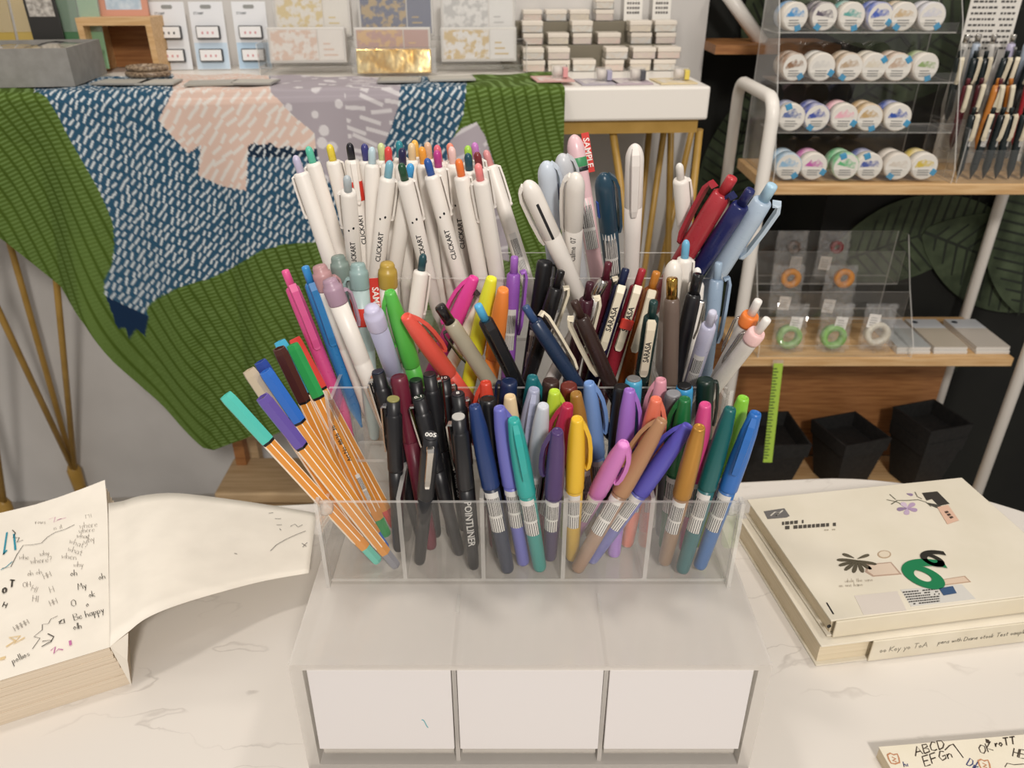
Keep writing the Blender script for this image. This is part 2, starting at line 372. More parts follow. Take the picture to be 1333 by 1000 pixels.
def make_cloth():
    CB = -.010
    edge_px = [(-260, 200), (-120, 240), (-60, 262), (0, 297), (60, 345), (130, 402), (165, 450), (200, 495), (240, 541), (270, 572), (282, 578), (330, 560), (400, 535), (500, 480), (600, 420), (735, 352)]
    eb = [bplane(u, v, CB) for u, v in edge_px]
    ax, az = np.array([e[0] for e in eb]), np.array([e[1] for e in eb])
    a0, a1 = bplane(-230, 250, CB)[0], bplane(734, 150, CB)[0]
    nc = 690; nr = 300; nt_ = 26
    A = np.linspace(a0, a1, nc); ZB = np.interp(A, ax, az)
    ts = np.concatenate([np.linspace(-.16, -.0085, nt_), np.linspace(0, 1, nr)])       # negative: lying on the top
    NR = len(ts); AA = np.repeat(A[None], NR, 0); T = ts[:, None]
    rise = .0035
    drop = np.clip(T, 0, 1)
    zh = (BT + rise) - drop*((BT + rise) - ZB[None])
    amp = .004 + .020*drop
    fold = amp*(np.sin(AA*23 + .6*np.sin(AA*7) + drop*1.2) + .5*np.sin(AA*51 + 1.3 + drop*2.0))*np.clip(drop*4, 0, 1)
    bh = CB - .006*np.clip(drop*30, 0, 1) - .022*drop + np.minimum(fold, .012) - .006*drop
    back = .155 + .03*np.sin(AA*9)
    bt_ = np.where(T < 0, -T/.16*back, 0)
    B = np.where(T < 0, bt_ - .008, bh); Z = np.where(T < 0, BT + rise + .0012*np.sin(AA*60 + T*50), zh)
    # small round-over at the table edge
    Z = np.where((T >= 0) & (drop < .02), Z - .002, Z)
    X = BO.x + AA*CY - B*SY; Y = BO.y + AA*SY + B*CY
    # flat pattern coordinates of the print (about one image pixel each at the cloth's distance)
    dep0 = Y*CP - (Z - CAMZ)*SP
    U = 666.5 + FPX*X/dep0; V = 500 - FPX*(Y*SP + (Z - CAMZ)*CP)/dep0
    K = 1/.00123; PX = AA*K; PY = (BT - Z)*K*.93 - np.where(T < 0, B*K, 0)
    green_d, green_l, green_b = np.array(lin('#485c1f')), np.array(lin('#748d52')), np.array(lin('#344616'))
    blue, dash_w = np.array(lin('#2c5068')), np.array(lin('#d5dadb'))
    pink, pink_l = np.array(lin('#d3b9ab')), np.array(lin('#d9dad5'))
    lil, lil_l, navy = np.array(lin('#a39ba1')), np.array(lin('#d3cfd0')), np.array(lin('#152a44'))
    def mix(c, k, n): return c*(1 - k[..., None]) + n*k[..., None]
    # green field: columns of fine hatching split by dark seams
    bend = 10*np.sin(PY*.012 + PX*.004)
    q = PX*.93 - PY*.36 + bend
    col = np.floor(q/15.0); f = q/15.0 - col
    ph = PY + PX*.30 + hashn(col, col*0, 3)*5 + 2*np.sin(PX*.05)
    hatch = np.clip((np.abs(((ph/5.0) % 1) - .5) - .22)/.16, 0, 1)*np.clip((np.minimum(f, 1 - f) - .10)/.06, 0, 1)
    base = np.broadcast_to(green_d, X.shape + (3,)).copy()
    base = mix(base, .55*(hashn(np.floor(q/60), np.floor(PY/80), 9) > .5)*.25, green_b)
    base = mix(base, hatch*.80, green_l)
    base = mix(base, np.clip((.06 - np.minimum(f, 1 - f))/.04, 0, 1)*.6, green_b)
    Bl = [(45, 40), (45, 118), (60, 126), (75, 150), (90, 180), (110, 215), (130, 250), (147, 290), (149, 320), (146, 345), (136, 365), (136, 382), (140, 392), (192, 414), (191, 400), (205, 388), (235, 373), (272, 363), (300, 350), (340, 326), (370, 318), (395, 316), (430, 314), (560, 280), (590, 180), (603, 150), (607, 115), (610, 40)]
    Pk = [(228, 40), (225, 120), (206, 157), (245, 200), (262, 188), (258, 228), (290, 243), (320, 248), (323, 190), (331, 186), (340, 189), (352, 186), (363, 194), (375, 189), (388, 196), (412, 194), (409, 173), (382, 151), (352, 119), (345, 40)]
    Ll = [(350, 40), (352, 119), (382, 151), (409, 173), (413, 200), (425, 235), (455, 260), (490, 250), (500, 189), (509, 167), (518, 140), (521, 113), (524, 40)]
    L2 = [(586, 184), (601, 167), (620, 159), (631, 176), (644, 216), (657, 270), (663, 340), (600, 330), (575, 240)]
    Cw = [(138, 386), (194, 412), (191, 424), (189, 438), (178, 428), (168, 441), (163, 427), (153, 428), (146, 408)]
    k = inpoly(U, V, Bl); d1 = dashes(PX, PY, .50, 8.0, 11.0, 8.8, 2.3, -1.45, .30, 1)
    base = np.where(k[..., None], mix(np.broadcast_to(blue, X.shape + (3,)), d1, dash_w), base)
    base = np.where(inpoly(U, V, Cw)[..., None], navy, base)
    dark_band = (V > 182) & (V < 205) & (U > 315) & (U < 430) & k  # band of the print with a darker blue ground between the dashes
    base = np.where((dark_band & (d1 < .5))[..., None], np.array(lin('#1a2c3f')), base)
    k = inpoly(U, V, Pk); d2 = dashes(PX, PY, -.9, 20, 11, 17, 4.0, .15, .4, 20)
    base = np.where(k[..., None], mix(np.broadcast_to(pink, X.shape + (3,)), d2*.75, pink_l), base)
    k = inpoly(U, V, Ll) ; d3 = dashes(PX, PY, .5, 30, 26, 11, 11, .4, .8, 40, True); d3b = dashes(PX, PY, .12, 40, 12, 34, 4.6, .05, .2, 44)
    d3 = np.where(PX > bplane(452, 160, CB)[0]*K, d3b, d3)
    base = np.where(k[..., None], mix(np.broadcast_to(lil, X.shape + (3,)), d3*.85, lil_l), base)
    k = inpoly(U, V, L2); d4 = dashes(PX, PY, -.5, 46, 22, 36, 4, .1, .3, 60)
    base = np.where(k[..., None], mix(np.broadcast_to(lil, X.shape + (3,)), d4*.7, lil_l), base)
    me = bpy.data.meshes.new('printed_cloth')
    co = np.stack([X, Y, Z], -1).reshape(-1, 3).astype(np.float32)
    idx = np.arange(NR*nc).reshape(NR, nc)
    qd = np.stack([idx[:-1, :-1], idx[1:, :-1], idx[1:, 1:], idx[:-1, 1:]], -1).reshape(-1, 4).astype(np.int32)
    me.vertices.add(len(co)); me.vertices.foreach_set('co', co.ravel())
    me.loops.add(qd.size); me.loops.foreach_set('vertex_index', qd.ravel())
    me.polygons.add(len(qd)); me.polygons.foreach_set('loop_start', np.arange(0, qd.size, 4, dtype=np.int32))
    me.polygons.foreach_set('use_smooth', np.ones(len(qd), bool))
    me.update(calc_edges=True)
    at = me.color_attributes.new('print', 'FLOAT_COLOR', 'POINT')
    rgba = np.concatenate([base.reshape(-1, 3), np.ones((len(co), 1))], 1).astype(np.float32); at.data.foreach_set('color', rgba.ravel())
    m, nt, b = newmat('printed_cotton')
    ca = nt.nodes.new('ShaderNodeVertexColor'); ca.layer_name = 'print'; nt.links.new(ca.outputs[0], b.inputs['Base Color'])
    b.inputs['Roughness'].default_value = .9; b.inputs['Specular IOR Level'].default_value = .15
    wv = nt.nodes.new('ShaderNodeTexNoise'); wv.inputs['Scale'].default_value = 900; bp = nt.nodes.new('ShaderNodeBump'); bp.inputs['Strength'].default_value = .15; bp.inputs['Distance'].default_value = .001
    nt.links.new(wv.outputs[0], bp.inputs['Height']); nt.links.new(bp.outputs[0], b.inputs['Normal'])
    me.materials.append(m)
    o = link('printed_cloth', me)
    tag(o, 'green and blue printed cloth with clawed animal motif draped over the display table', 'cloth')
make_cloth()

# ------------------------------------------------------------------ step stool behind the marble table
st = thing('step_stool', 'small birch step stool on the floor below the hanging cloth', 'stool', (-.44, 1.30, 0))
MB().bbox((-.165, -.045, .215), (.17, .085, .24), .004).build('lower_tread', STOOLW, st)
for x in (-.15, .13):
    MB().box((x, -.035, 0), (x + .022, -.01, .215)).build('leg', STOOLW, st)
    MB().box((x, .055, 0), (x + .022, .08, .40)).build('leg', WOODD, st)
MB().box((-.128, -.03, .165), (.13, -.014, .2)).build('apron', STOOLW, st)
MB().bbox((-.165, .045, .40), (.17, .16, .425), .004).build('upper_tread', STOOLW, st)
for x in (-.15, .13): MB().box((x, .13, 0), (x + .022, .155, .40)).build('leg', STOOLW, st)

# ------------------------------------------------------------------ shelf rack beside the display table
RX0, RX1, RY0, RY1 = .405, .935, 1.25, 1.455
ZS1, ZS2, ZS3 = .867, .548, .205
rk = thing('shelf_rack', 'white tube shelf rack with three pale wooden shelves', 'rack', ((RX0+RX1)/2, (RY0+RY1)/2, 0))
hx, hyy = (RX1-RX0)/2, (RY1-RY0)/2
def arc(c, r, a0, a1, n=8): return [(c[0] + r*math.cos(a0 + (a1-a0)*i/n), c[1] + r*math.sin(a0 + (a1-a0)*i/n)) for i in range(n+1)]
for sx in (-1, 1):
    top = 1.0; rr = .03; ys = [(-hyy - .004, .0), (-hyy - .004, top - rr)]
    pth = [(sx*hx, -hyy - .004, 0), (sx*hx, -hyy - .004, top - rr)]
    pth += [(sx*hx, -hyy - .004 + rr - rr*math.cos(a), top - rr + rr*math.sin(a)) for a in (.3, .6, .9, 1.2, 1.57)]
    pth += [(sx*hx, hyy - rr + rr*math.sin(a), top - rr + rr*math.cos(a)) for a in (0, .3, .6, .9, 1.2, 1.57)] + [(sx*hx, hyy, 0)]
    MB().tube(pth, .0105, 12).build('side_frame', WHITEP, rk)
for z in (ZS1, ZS2, ZS3): MB().bbox((-hx + .012, -hyy + .007, z - .018), (hx - .012, hyy - .012, z), .002).build('shelf_board', WOOD, rk)
MB().box((-hx + .012, hyy - .010, ZS3), (hx - .012, hyy - .002, ZS2 - .018)).build('back_panel', WOODD, rk)

# dim wall shelf with a slanted white strut in the dark corner
ws = thing('wall_shelf', 'dim wooden wall shelf with a slanted white strut in the dark corner', 'shelf', (0, 0, 0))
p0, p1 = hy(925, 62, 1.6), hy(1010, 62, 1.6)
MB().box((p0.x, 1.56, p0.z - .008), (.615, 1.70, p0.z + .008)).build('board', WOODD, ws)
q0, q1 = hy(935, -25, 1.62), hy(992, 56, 1.62)
MB().tube([q0, q1], .013, 8).build('strut', WHITEP, ws)

# ================================================================== MARBLE TABLE
TYAW = math.radians(4.7)
mt = thing('marble_table', 'white marble table with rounded corners carrying the pen organizer', 'table', (.0, .30, 0), TYAW)
def rounded(x0, x1, y0, y1, r, n=20):
    pts = []
    for cx, cy, a0 in ((x1 - r, y1 - r, 0), (x0 + r, y1 - r, PI/2), (x0 + r, y0 + r, PI), (x1 - r, y0 + r, 1.5*PI)):
        pts += [(cx + r*math.cos(a0 + PI/2*k/n), cy + r*math.sin(a0 + PI/2*k/n)) for k in range(n+1)]
    return pts
tt = MB(); rings = [(.004, TZ - .022), (0, TZ - .018), (0, TZ - .004), (.0012, TZ - .0012), (.004, TZ)]
base_ = [rounded(-.66 + d, .668 - d, -.36 + d, .375 - d, .30 - d) for d, _ in rings]; n_ = len(base_[0])
tt.add([(x, y, rings[k][1]) for k in range(5) for x, y in base_[k]], [(k*n_+i, k*n_+(i+1) % n_, (k+1)*n_+(i+1) % n_, (k+1)*n_+i) for k in range(4) for i in range(n_)], 0, True)
tt.add([(x, y, TZ) for x, y in base_[4]], [tuple(range(n_))]); tt.add([(x, y, TZ - .022) for x, y in base_[0]], [tuple(range(n_-1, -1, -1))])
tt.build('table_top', MARBLE, mt)
for sx in (-1, 1):
    for sy in (-1, 1): MB().lathe([(.014, 0), (.02, TZ - .022)], 16, Tr(sx*.50, sy*.24, 0)).build('leg', WHITEP, mt)

# ================================================================== DRAWER UNIT AND PEN ORGANIZER
OX = .012; UY0, UY1 = .349, .615; UW = .158; UZ = .787
du = thing('drawer_unit', 'frosted acrylic unit of three white drawers below the pen organizer', 'drawer unit', (OX, UY0, TZ))
H = UZ - TZ; D = UY1 - UY0; tk = .005
def fbox(name, lo, hi, par=du, mat=None): return MB().box(lo, hi, None, 0, 1).build(name, mat or [FROST, FROST], par)
fbox('top_panel', (-UW, 0, H - tk), (UW, D, H)); fbox('bottom_panel', (-UW, 0, 0), (UW, D, tk))
tks = .0085
for s in (-1, 1): fbox('side_panel', (min(s*UW, s*(UW - tks)), 0, tk), (max(s*UW, s*(UW - tks)), D, H - tk))
fbox('back_panel', (-UW + tks, D - tk, tk), (UW - tks, D, H - tk))
dv = [-.0505, .0505]
for x in dv: fbox('divider', (x - .0015, .003, tk), (x + .0015, D - tk, H - tk), mat=[FROST2, FROST])
for x in dv: MB().box((x - .0012, .046, H), (x + .0012, .064, H + .0003)).build('slot', EDGE, du)
xs = [-UW + tks, dv[0], dv[1], UW - tks]
CARD = plastic('#dad6d5', .55)
for i in range(3):
    x0, x1 = xs[i] + .003, xs[i+1] - .003
    dr = MB().box((x0, .004, .012), (x1, .0055, .020), None, 0, 1)
    dr.box((x0, .004, .012), (x1, D - .02, .0135)).box((x0, .006, .0135), (x0 + .0015, D - .02, .085)).box((x1 - .0015, .006, .0135), (x1, D - .02, .085)).box((x0, D - .0215, .0135), (x1, D - .02, .085))
    d_ = dr.build('drawer', [FROST2, FROST2], du)
    M = Tr((x0 + x1)/2, .0035, .0225) @ Matrix.Rotation(-.03, 4, 'X')
    MB().bbox((-(x1-x0)/2 - .001, -.004, 0), ((x1-x0)/2 + .001, -.0015, .0775), .0006, M).build('white_front_card', CARD, d_)
    if i == 0:
        mk = MB(); pts = [Vector((.026 + .004*t, -.0041, .030 - .006*t + .0016*math.sin(t*5))) for t in [k/8 for k in range(9)]]
        mk.tube([M @ p for p in pts], .0003, 5); mk.build('teal_pen_mark', plastic('#3fa0a8', .6), d_)

Y1, Y2, Y3, Y4 = .423, .486, .549, .607
F1, F2, F3 = .790, .853, .926
T1, T2, T3 = .862, .917, .977
HW = .1475
og = thing('pen_organizer', 'clear acrylic stepped pen organizer standing on the drawer unit', 'organizer', (OX, Y1, UZ))
def P(name, lo, hi, par=og, thin=None):
    lo = (lo[0], lo[1] - Y1, lo[2] - UZ); hi = (hi[0], hi[1] - Y1, hi[2] - UZ)
    return MB().box(lo, hi, None, 0, 1, thin).build(name, [CLEAR, EDGE], par)
th = .0026
P('front_panel', (-HW + th, Y1, UZ), (HW - th, Y1 + th, T1)); P('tier_panel', (-HW + th, Y2, UZ), (HW - th, Y2 + th, T2))
P('tier_panel', (-HW + th, Y3, UZ), (HW - th, Y3 + th, T3)); P('back_panel', (-HW + th, Y4, UZ), (HW - th, Y4 + th, T3))
P('tier_floor', (-HW + th, Y1 + th, F1 - th), (HW - th, Y2, F1)); P('tier_floor', (-HW + th, Y2 + th, F2 - th), (HW - th, Y3, F2)); P('tier_floor', (-HW + th, Y3 + th, F3 - th), (HW - th, Y4, F3))
prof = [(Y1 - .004, UZ), (Y1 - .004, T1 + .002), (Y1 + .004, T1 + .002), (Y1 + .010, T1 - .014), (Y2 - .010, T1 - .014), (Y2 - .005, T1 - .008), (Y2 - .005, T2 + .001), (Y2 + .004, T2 - .012), (Y3 - .009, T2 - .012), (Y3 - .005, T2 - .006), (Y3 - .005, T3 + .004), (Y4 + .006, T3 + .004), (Y4 + .006, UZ)]
for s in (-1, 1):
    M = Tr(s*HW - (th if s > 0 else 0), 0, 0) @ Matrix(((0, 0, 1, 0), (1, 0, 0, 0), (0, 1, 0, 0), (0, 0, 0, 1)))
    sp = MB().prism([(y - Y1, z - UZ) for y, z in prof], 0, th, M, 0, 1).build('side_panel', [CLEAR, EDGE], og)
    RM = Tr(s*(HW - .004), .010, T1 - UZ - .012) @ Matrix.Rotation(PI/2, 4, 'Y')
    MB().lathe([(.0055, -.003), (.006, 0), (.0045, .004), (.002, .005)], 14, RM).build('rivet', EDGE, sp)
DIV1 = [(522, .425), (628, .425), (735, .425), (846, .425)]
DX = [hy(u, 700, Y1).x - OX for u, _ in DIV1]
for x in DX: P('divider', (x - .0015, Y1 + th, F1), (x + .0015, Y2, T1 + .002))
DX2 = [DX[3] + .012]
DX3 = [-.010]
for x in DX2: P('divider', (x - .0015, Y2 + th, F2), (x + .0015, Y3, T2 - .004))
for x in DX3: P('divider', (x - .0015, Y3 + th, F3), (x + .0015, Y4, T3 - .004))

# ================================================================== PENS
PM = {}
def cached(key, fn):
    if key not in PM: PM[key] = fn()
    return PM[key]
def lath(key, prof, n=18, smooth=True): return cached(key, lambda: MB().lathe(prof, n, smooth=smooth).mesh(key))
def dome(r, z0, z1, n=5):                       # rounded end from (r, z0) to the axis at z1
    return [(r*math.cos(a), z0 + (z1 - z0)*math.sin(a)) for a in [PI/2*i/n for i in range(n)]] + [(r*.06, z1)]
def patch(key, r, z0, z1, t0, t1, n=8, m=1):    # curved sticker with UV: u along the pen, v round it
    def mk():
        me = bpy.data.meshes.new(key); vs, fs, uv = [], [], []
        for i in range(m+1):
            for j in range(n+1):
                a = t0 + (t1-t0)*j/n; vs.append((r*math.cos(a), r*math.sin(a), z0 + (z1-z0)*i/m)); uv.append((i/m, j/n))
        for i in range(m):
            for j in range(n): a = i*(n+1)+j; fs.append((a, a+1, a+n+2, a+n+1))
        me.from_pydata(vs, [], fs); l = me.uv_layers.new(name='UVMap')
        for k, lp in enumerate(me.loops): l.data[k].uv = uv[lp.vertex_index]
        for p in me.polygons: p.use_smooth = True
        return me
    return cached((key, round(t0, 3)), mk)
_FT = {}
def fine_text(txt, size):                       # lettering split fine enough to bend round a barrel
    k = (txt, size)
    if k not in _FT:
        v, f = text_geo(txt, size); bm = bmesh.new(); vv = [bm.verts.new(p) for p in v]
        for q in f:
            try: bm.faces.new([vv[i] for i in q])
            except ValueError: pass
        bmesh.ops.remove_doubles(bm, verts=bm.verts[:], dist=1e-6)
        for _ in range(3):
            bmesh.ops.triangulate(bm, faces=bm.faces[:]); lg = [e for e in bm.edges if abs(e.verts[0].co.y - e.verts[1].co.y) > size*.16]
            if not lg: break
            bmesh.ops.subdivide_edges(bm, edges=lg, cuts=1)
        bmesh.ops.triangulate(bm, faces=bm.faces[:]); bm.verts.index_update()
        _FT[k] = ([p.co.copy() for p in bm.verts], [tuple(p.index for p in q.verts) for q in bm.faces]); bm.free()
    return _FT[k]
def wrap_text(txt, size, r, zc, th0, flip=False):
    def mk():
        v, f = fine_text(txt, size); mb = MB(); s = -1 if flip else 1; vs = []
        for p in v:
            a = th0 - s*p.y/r; vs.append((r*math.cos(a), r*math.sin(a), zc + s*p.x))
        return mb.add(vs, f).mesh('lettering')
    return cached(('t', txt, size, r, zc, round(th0, 3), flip), mk)
def slab(key, pts, w, thick, n=0):               # clip: ribbon along pts (x outwards, z) with width w (y) and thickness
    def mk():
        mb = MB(); P_ = pts; vs, fs = [], []
        N = len(P_)
        for i, (x, z) in enumerate(P_):
            a, b = P_[max(0, i-1)], P_[min(N-1, i+1)]; tx, tz = b[0]-a[0], b[1]-a[1]; l = math.hypot(tx, tz) or 1; nx, nz = -tz/l, tx/l
            ww = (w[i] if isinstance(w, (list, tuple)) else w)/2; h = thick/2
            vs += [(x - nx*h, -ww, z - nz*h), (x - nx*h, ww, z - nz*h), (x + nx*h, ww*.8, z + nz*h), (x + nx*h, -ww*.8, z + nz*h)]
        for i in range(N-1):
            for k in range(4): fs.append((4*i+k, 4*i+(k+1)%4, 4*i+4+(k+1)%4, 4*i+4+k))
        fs += [(3, 2, 1, 0), (4*N-4, 4*N-3, 4*N-2, 4*N-1)]
        mb.add(vs, fs); me = mb.mesh(key)
        bm = bmesh.new(); bm.from_mesh(me); bmesh.ops.recalc_face_normals(bm, faces=bm.faces[:]); bm.to_mesh(me); bm.free()
        return me
    return cached(key, mk)
def tubem(key, pts, r, n=8): return cached(key, lambda: MB().tube(pts, r, n).mesh(key))

KL = dict(click=.141, fine=.168, draw=.136, sign=.142, gel=.141, multi=.147, mild=.143, cap=.138, pencil=.143)
KR = dict(click=.0058, fine=.005, draw=.0058, sign=.0066, gel=.0056, multi=.0068, mild=.0066, cap=.0062, pencil=.006)
NAMES = dict(click='click_pen', fine='fineliner_pen', draw='drawing_pen', sign='brush_sign_pen', gel='gel_pen', multi='multicolor_pen', mild='highlighter_pen', cap='marker_pen', pencil='mechanical_pencil')

def pen_parts(kind, o, face):
    """parts of a pen standing on its tip along +z: (name, mesh, material, [sub-parts]); clip at +x, face = angle towards the viewer"""
    p = []; g = o.get
    col = g('c', '#e8e2da')
    if kind == 'click':
        body = plastic(col, .38); kc = plastic(g('k', '#ffffff'), .3)
        p.append(('barrel', lath('click_barrel', [(.0012, 0), (.0016, .003), (.0042, .014), (.0052, .03), (.0058, .05), (.0058, .1265), (.0052, .1285), (.0034, .129)]), body, []))
        p.append(('push_button', lath('click_knock', [(.0029, .1275)] + dome(.0029, .1375, .1415)), kc, []))
        p.append(('clip', slab('click_clip', [(.0046, .1275), (.0066, .1265), (.0071, .118), (.0070, .100), (.0062, .0965)], [.0040, .0052, .0048, .0042, .003], .0016), body, [('clip_ball', cached('click_ball', lambda: MB().lathe([(.0004, -.0016), (.0014, -.0008), (.0016, 0), (.0014, .0008), (.0004, .0016)], 10, Tr(.0066, 0, .0965)).mesh('clip_ball')), body)]))
        if g('band'): p.append(('red_band', lath('click_band', [(.00595, .098), (.0060, .0985), (.0060, .1125), (.00595, .113)]), plastic('#d23a2c', .4), []))
        if g('txt'):
            p.append(('lettering', wrap_text(g('txt'), .0052, .0059, .076, face), INK, []))
            p.append(('printed_dots', cached(('dots', round(face, 2)), lambda: dots_mesh(face)), INK, []))
        elif g('fineprint'): p.append(('barcode_label', patch('click_label', .00592, .04, .075, face - .5, face + .5), BARCODE, []))
    elif kind == 'fine':
        cc = plastic(col, .4); org = plastic('#dd9440', .38)
        p.append(('barrel', lath('fine_barrel', [(.0044, .016), (.0047, .022), (.0047, .124)], 6, False), org, []))
        p.append(('stripe', cached('fine_stripes', fine_stripes), plastic('#f4ead8', .5), []))
        p.append(('tip_plug', lath('fine_plug', [(.003, 0), (.0040, .002), (.0042, .017)], 6, False), plastic(g('tip', col), .4), []))
        p.append(('ring', lath('fine_ring', [(.0049, .1225), (.0051, .125)], 6, False), BLACK, []))
        p.append(('cap', lath('fine_cap', [(.0052, .1245), (.0052, .163), (.0047, .167), (.0034, .1672), (.0034, .1655)], 6, False), cc, [('cap_hole', lath('fine_hole', [(.0022, .1654), (.0022, .1660)], 12), plastic('#5a5148', .6))]))
        if g('txt'): p.append(('lettering', wrap_text('Art.No. 88/36  36', .0042, .0050, .085, face), INK, [])); p.append(('barcode', patch('fine_bars', .00492, .035, .058, face - .35, face + .35), BARCODE, []))
    elif kind == 'draw':
        b = plastic(g('c', '#1d1d20'), .36, .5)
        p.append(('barrel', lath('draw_barrel', [(.0030, 0), (.0036, .001), (.0042, .004), (.0052, .060), (.0052, .078)]), b, []))
        ribs = [(.0056, .0765), (.0058, .078), (.0058, .100)]
        for k in range(7): z = .101 + k*.0026; ribs += [(.0058, z), (.0055, z + .0006), (.0055, z + .0014), (.0058, z + .0020)]
        ribs += [(.0058, .1225), (.0050, .1240), (.0047, .1245), (.0047, .1352)]
        p.append(('cap', lath('draw_cap', ribs if g('ribs') else [(.0056, .0765), (.0058, .078), (.0058, .1225), (.0050, .1240), (.0047, .1245), (.0047, .1352)]), b, []))
        p.append(('end_disc', lath('draw_disc', [(.0044, .1350), (.0042, .1362)]), plastic(g('k', '#26262a'), .4), []))
        if g('num'):
            def nm():
                v, f = text_geo(g('num'), .0050); a = face - PI/2
                M = Tr(0, 0, .13632) @ Rz(face + PI/2); return MB().add([M @ q for q in v], f).mesh('size_number')
            p.append(('size_number', cached(('num', g('num'), round(face, 3)), nm), plastic('#e8e6e0', .6) if g('k') in (None,) else INK, []))
        p.append(('clip', slab('draw_clip', [(.0046, .1300), (.0072, .1300), (.0082, .1285), (.0080, .1220), (.0072, .1000), (.0064, .0940), (.0068, .0920)], [.0052, .0052, .0050, .0046, .0044, .0040, .0034], .0012), STEEL, []))
        if g('txt'): p.append(('lettering', wrap_text(g('txt'), g('ts', .0062), .0054, .047, face, True), plastic('#c9c7c2', .6), []))
    elif kind == 'sign':
        b = plastic(col, g('rough', .33), .5, g('metal', 0.0)); bb = plastic(g('c2', col), .38)
        p.append(('barrel', lath('sign_barrel', [(.0030, 0), (.0044, .0006), (.0050, .003), (.0058, .055), (.0058, .079)]), bb, []))
        p.append(('cap', lath('sign_cap', [(.0062, .0765), (.0066, .0775), (.0064, .083), (.0066, .085), (.0064, .105), (.0056, .125), (.0041, .1395), (.0036, .1412), (.0028, .1414), (.0026, .1404)], 16), b, []))
        p.append(('clip', cached('sign_clip', sign_clip), b, []))
        if g('lab', 1): p.append(('barcode_label', patch('sign_label', .00592, .040, .074, face - 1.15, face + .75, 8, 1), BARCODE, []))
    elif kind == 'gel':
        b = plastic(col, .28, .5, 0, g('trans', 0.0)); kc = plastic(g('k', col), .3); cl = plastic(g('clip', 0) or '#e6dcc3', .4)
        p.append(('barrel', lath('gel_barrel', [(.0010, 0), (.0014, .004), (.0038, .014), (.0052, .022), (.0053, .055), (.0055, .065), (.0056, .112), (.0052, .126), (.0040, .1275)]), b, []))
        p.append(('push_button', lath('gel_knock', [(.0030, .126), (.0030, .139), (.0027, .1405), (.0016, .141)]), kc, []))
        if g('clip', 1):
            sub = []
            if g('txt'): sub.append(('lettering', cached(('geltxt', g('txt')), lambda: gel_text(g('txt'))), INK))
            p.append(('clip', slab('gel_clip', [(.0052, .1275), (.0085, .1290), (.0098, .1240), (.0094, .105), (.0082, .0850), (.0066, .0790), (.0066, .0770)], [.0058, .0068, .0066, .0060, .0064, .0066, .0040], .0022), cl, sub))
        if g('grip'): p.append(('grip', lath('gel_grip', [(.0053, .02), (.0059, .022), (.0059, .05), (.0055, .052)]), plastic(g('grip'), .6), []))
        if g('ring'): p.append(('ring', lath('gel_ring', [(.0058, .118), (.0062, .120), (.0062, .126), (.0054, .128)]), plastic(g('ring'), .4), []))
        if g('lab'): p.append(('barcode_label', patch('gel_label', .00575, .066, .10, face - .7, face + .7), BARCODE, []))
        if g('band'): p.append(('red_band', slab('gel_band', [(.0100, .103), (.0112, .103), (.0112, .096), (.0100, .096)], .0095, .0012), plastic('#d23a2c', .4), []))
        if g('wire'): p.append(('wire_clip', cached('wire_clip', lambda: MB().tube([(.006, -.002, .122), (.0085, -.0024, .118), (.0075, -.002, .095), (.0066, 0, .088), (.0075, .002, .095), (.0085, .0024, .118), (.006, .002, .122)], .0005, 6).mesh('wire_clip')), STEEL, []))
    elif kind == 'multi':
        b = plastic(col, .3); c2 = plastic(g('c2', col), .35)
        p.append(('barrel', lath('multi_barrel', [(.0010, 0), (.0014, .003), (.0040, .013), (.0058, .024), (.0062, .06), (.0066, .075), (.0068, .0985), (.0064, .099)]), c2, []))
        p.append(('dome_cap', lath('multi_dome', [(.0066, .0978), (.0069, .0985), (.0069, .125)] + dome(.0069, .134, .1465, 7)), b, []))
        p.append(('clip', slab('multi_clip', [(.0040, .1440), (.0075, .1400), (.0092, .1330), (.0094, .115), (.0086, .0980), (.0074, .0930)], [.0052, .0066, .0068, .0062, .0058, .0044], .0022), b, []))
        if g('slot'):
            p.append(('slot', cached(('slot', round(face, 2)), lambda: slab_at(face, .0069, .098, .130, .0022)), plastic(g('slot'), .4), []))
        if g('lever'): p.append(('slide_lever', cached(('lever', round(face, 2)), lambda: slab_at(face - 1.1, .0074, .112, .126, .0030)), plastic(g('lever'), .35), []))
        if g('txt'): p.append(('lettering', wrap_text(g('txt'), .0058, .00675, .082, face), plastic('#6b6864', .6), []))
        if g('lab'): p.append(('barcode_label', patch('multi_label', .00672, .058, .098, face - .8, face + .8), BARCODE, []))
        for nm_, cc, z0, z1 in g('bands', []): p.append((nm_, lath(('mband', z0, z1), [(.0070, z0), (.0071, z0 + .0003), (.0071, z1 - .0003), (.0070, z1)]), plastic(cc, .4), []))
    elif kind == 'mild':
        b = plastic(g('c2', '#e6e0d8'), .36); cc = plastic(col, .36)
        p.append(('barrel', lath('mild_barrel', [(.0024, 0), (.0036, .002), (.0048, .012), (.0060, .020), (.0064, .06), (.0066, .075), (.0062, .0755), (.0066, .077), (.0066, .128)]), b, []))
        p.append(('cap_end', lath('mild_end', [(.0068, .1235), (.0071, .1245), (.0071, .1345), (.0067, .1370), (.0056, .1378), (.0054, .1408), (.0046, .1426), (.0010, .1430)]), cc, []))
        p.append(('clip', slab('mild_clip', [(.0060, .1315), (.0090, .1312), (.0108, .1280), (.0106, .1180), (.0092, .1060), (.0076, .1020)], [.0058, .0060, .0058, .0052, .0046, .0036], .0018), cc, []))
        if g('band'): p.append(('red_band', lath('mild_band', [(.00672, .096), (.0068, .0965), (.0068, .1095), (.00672, .110)]), plastic('#d23a2c', .4), []))
    elif kind == 'cap':
        b = plastic(g('c2', col), .34); cc = plastic(col, .34)
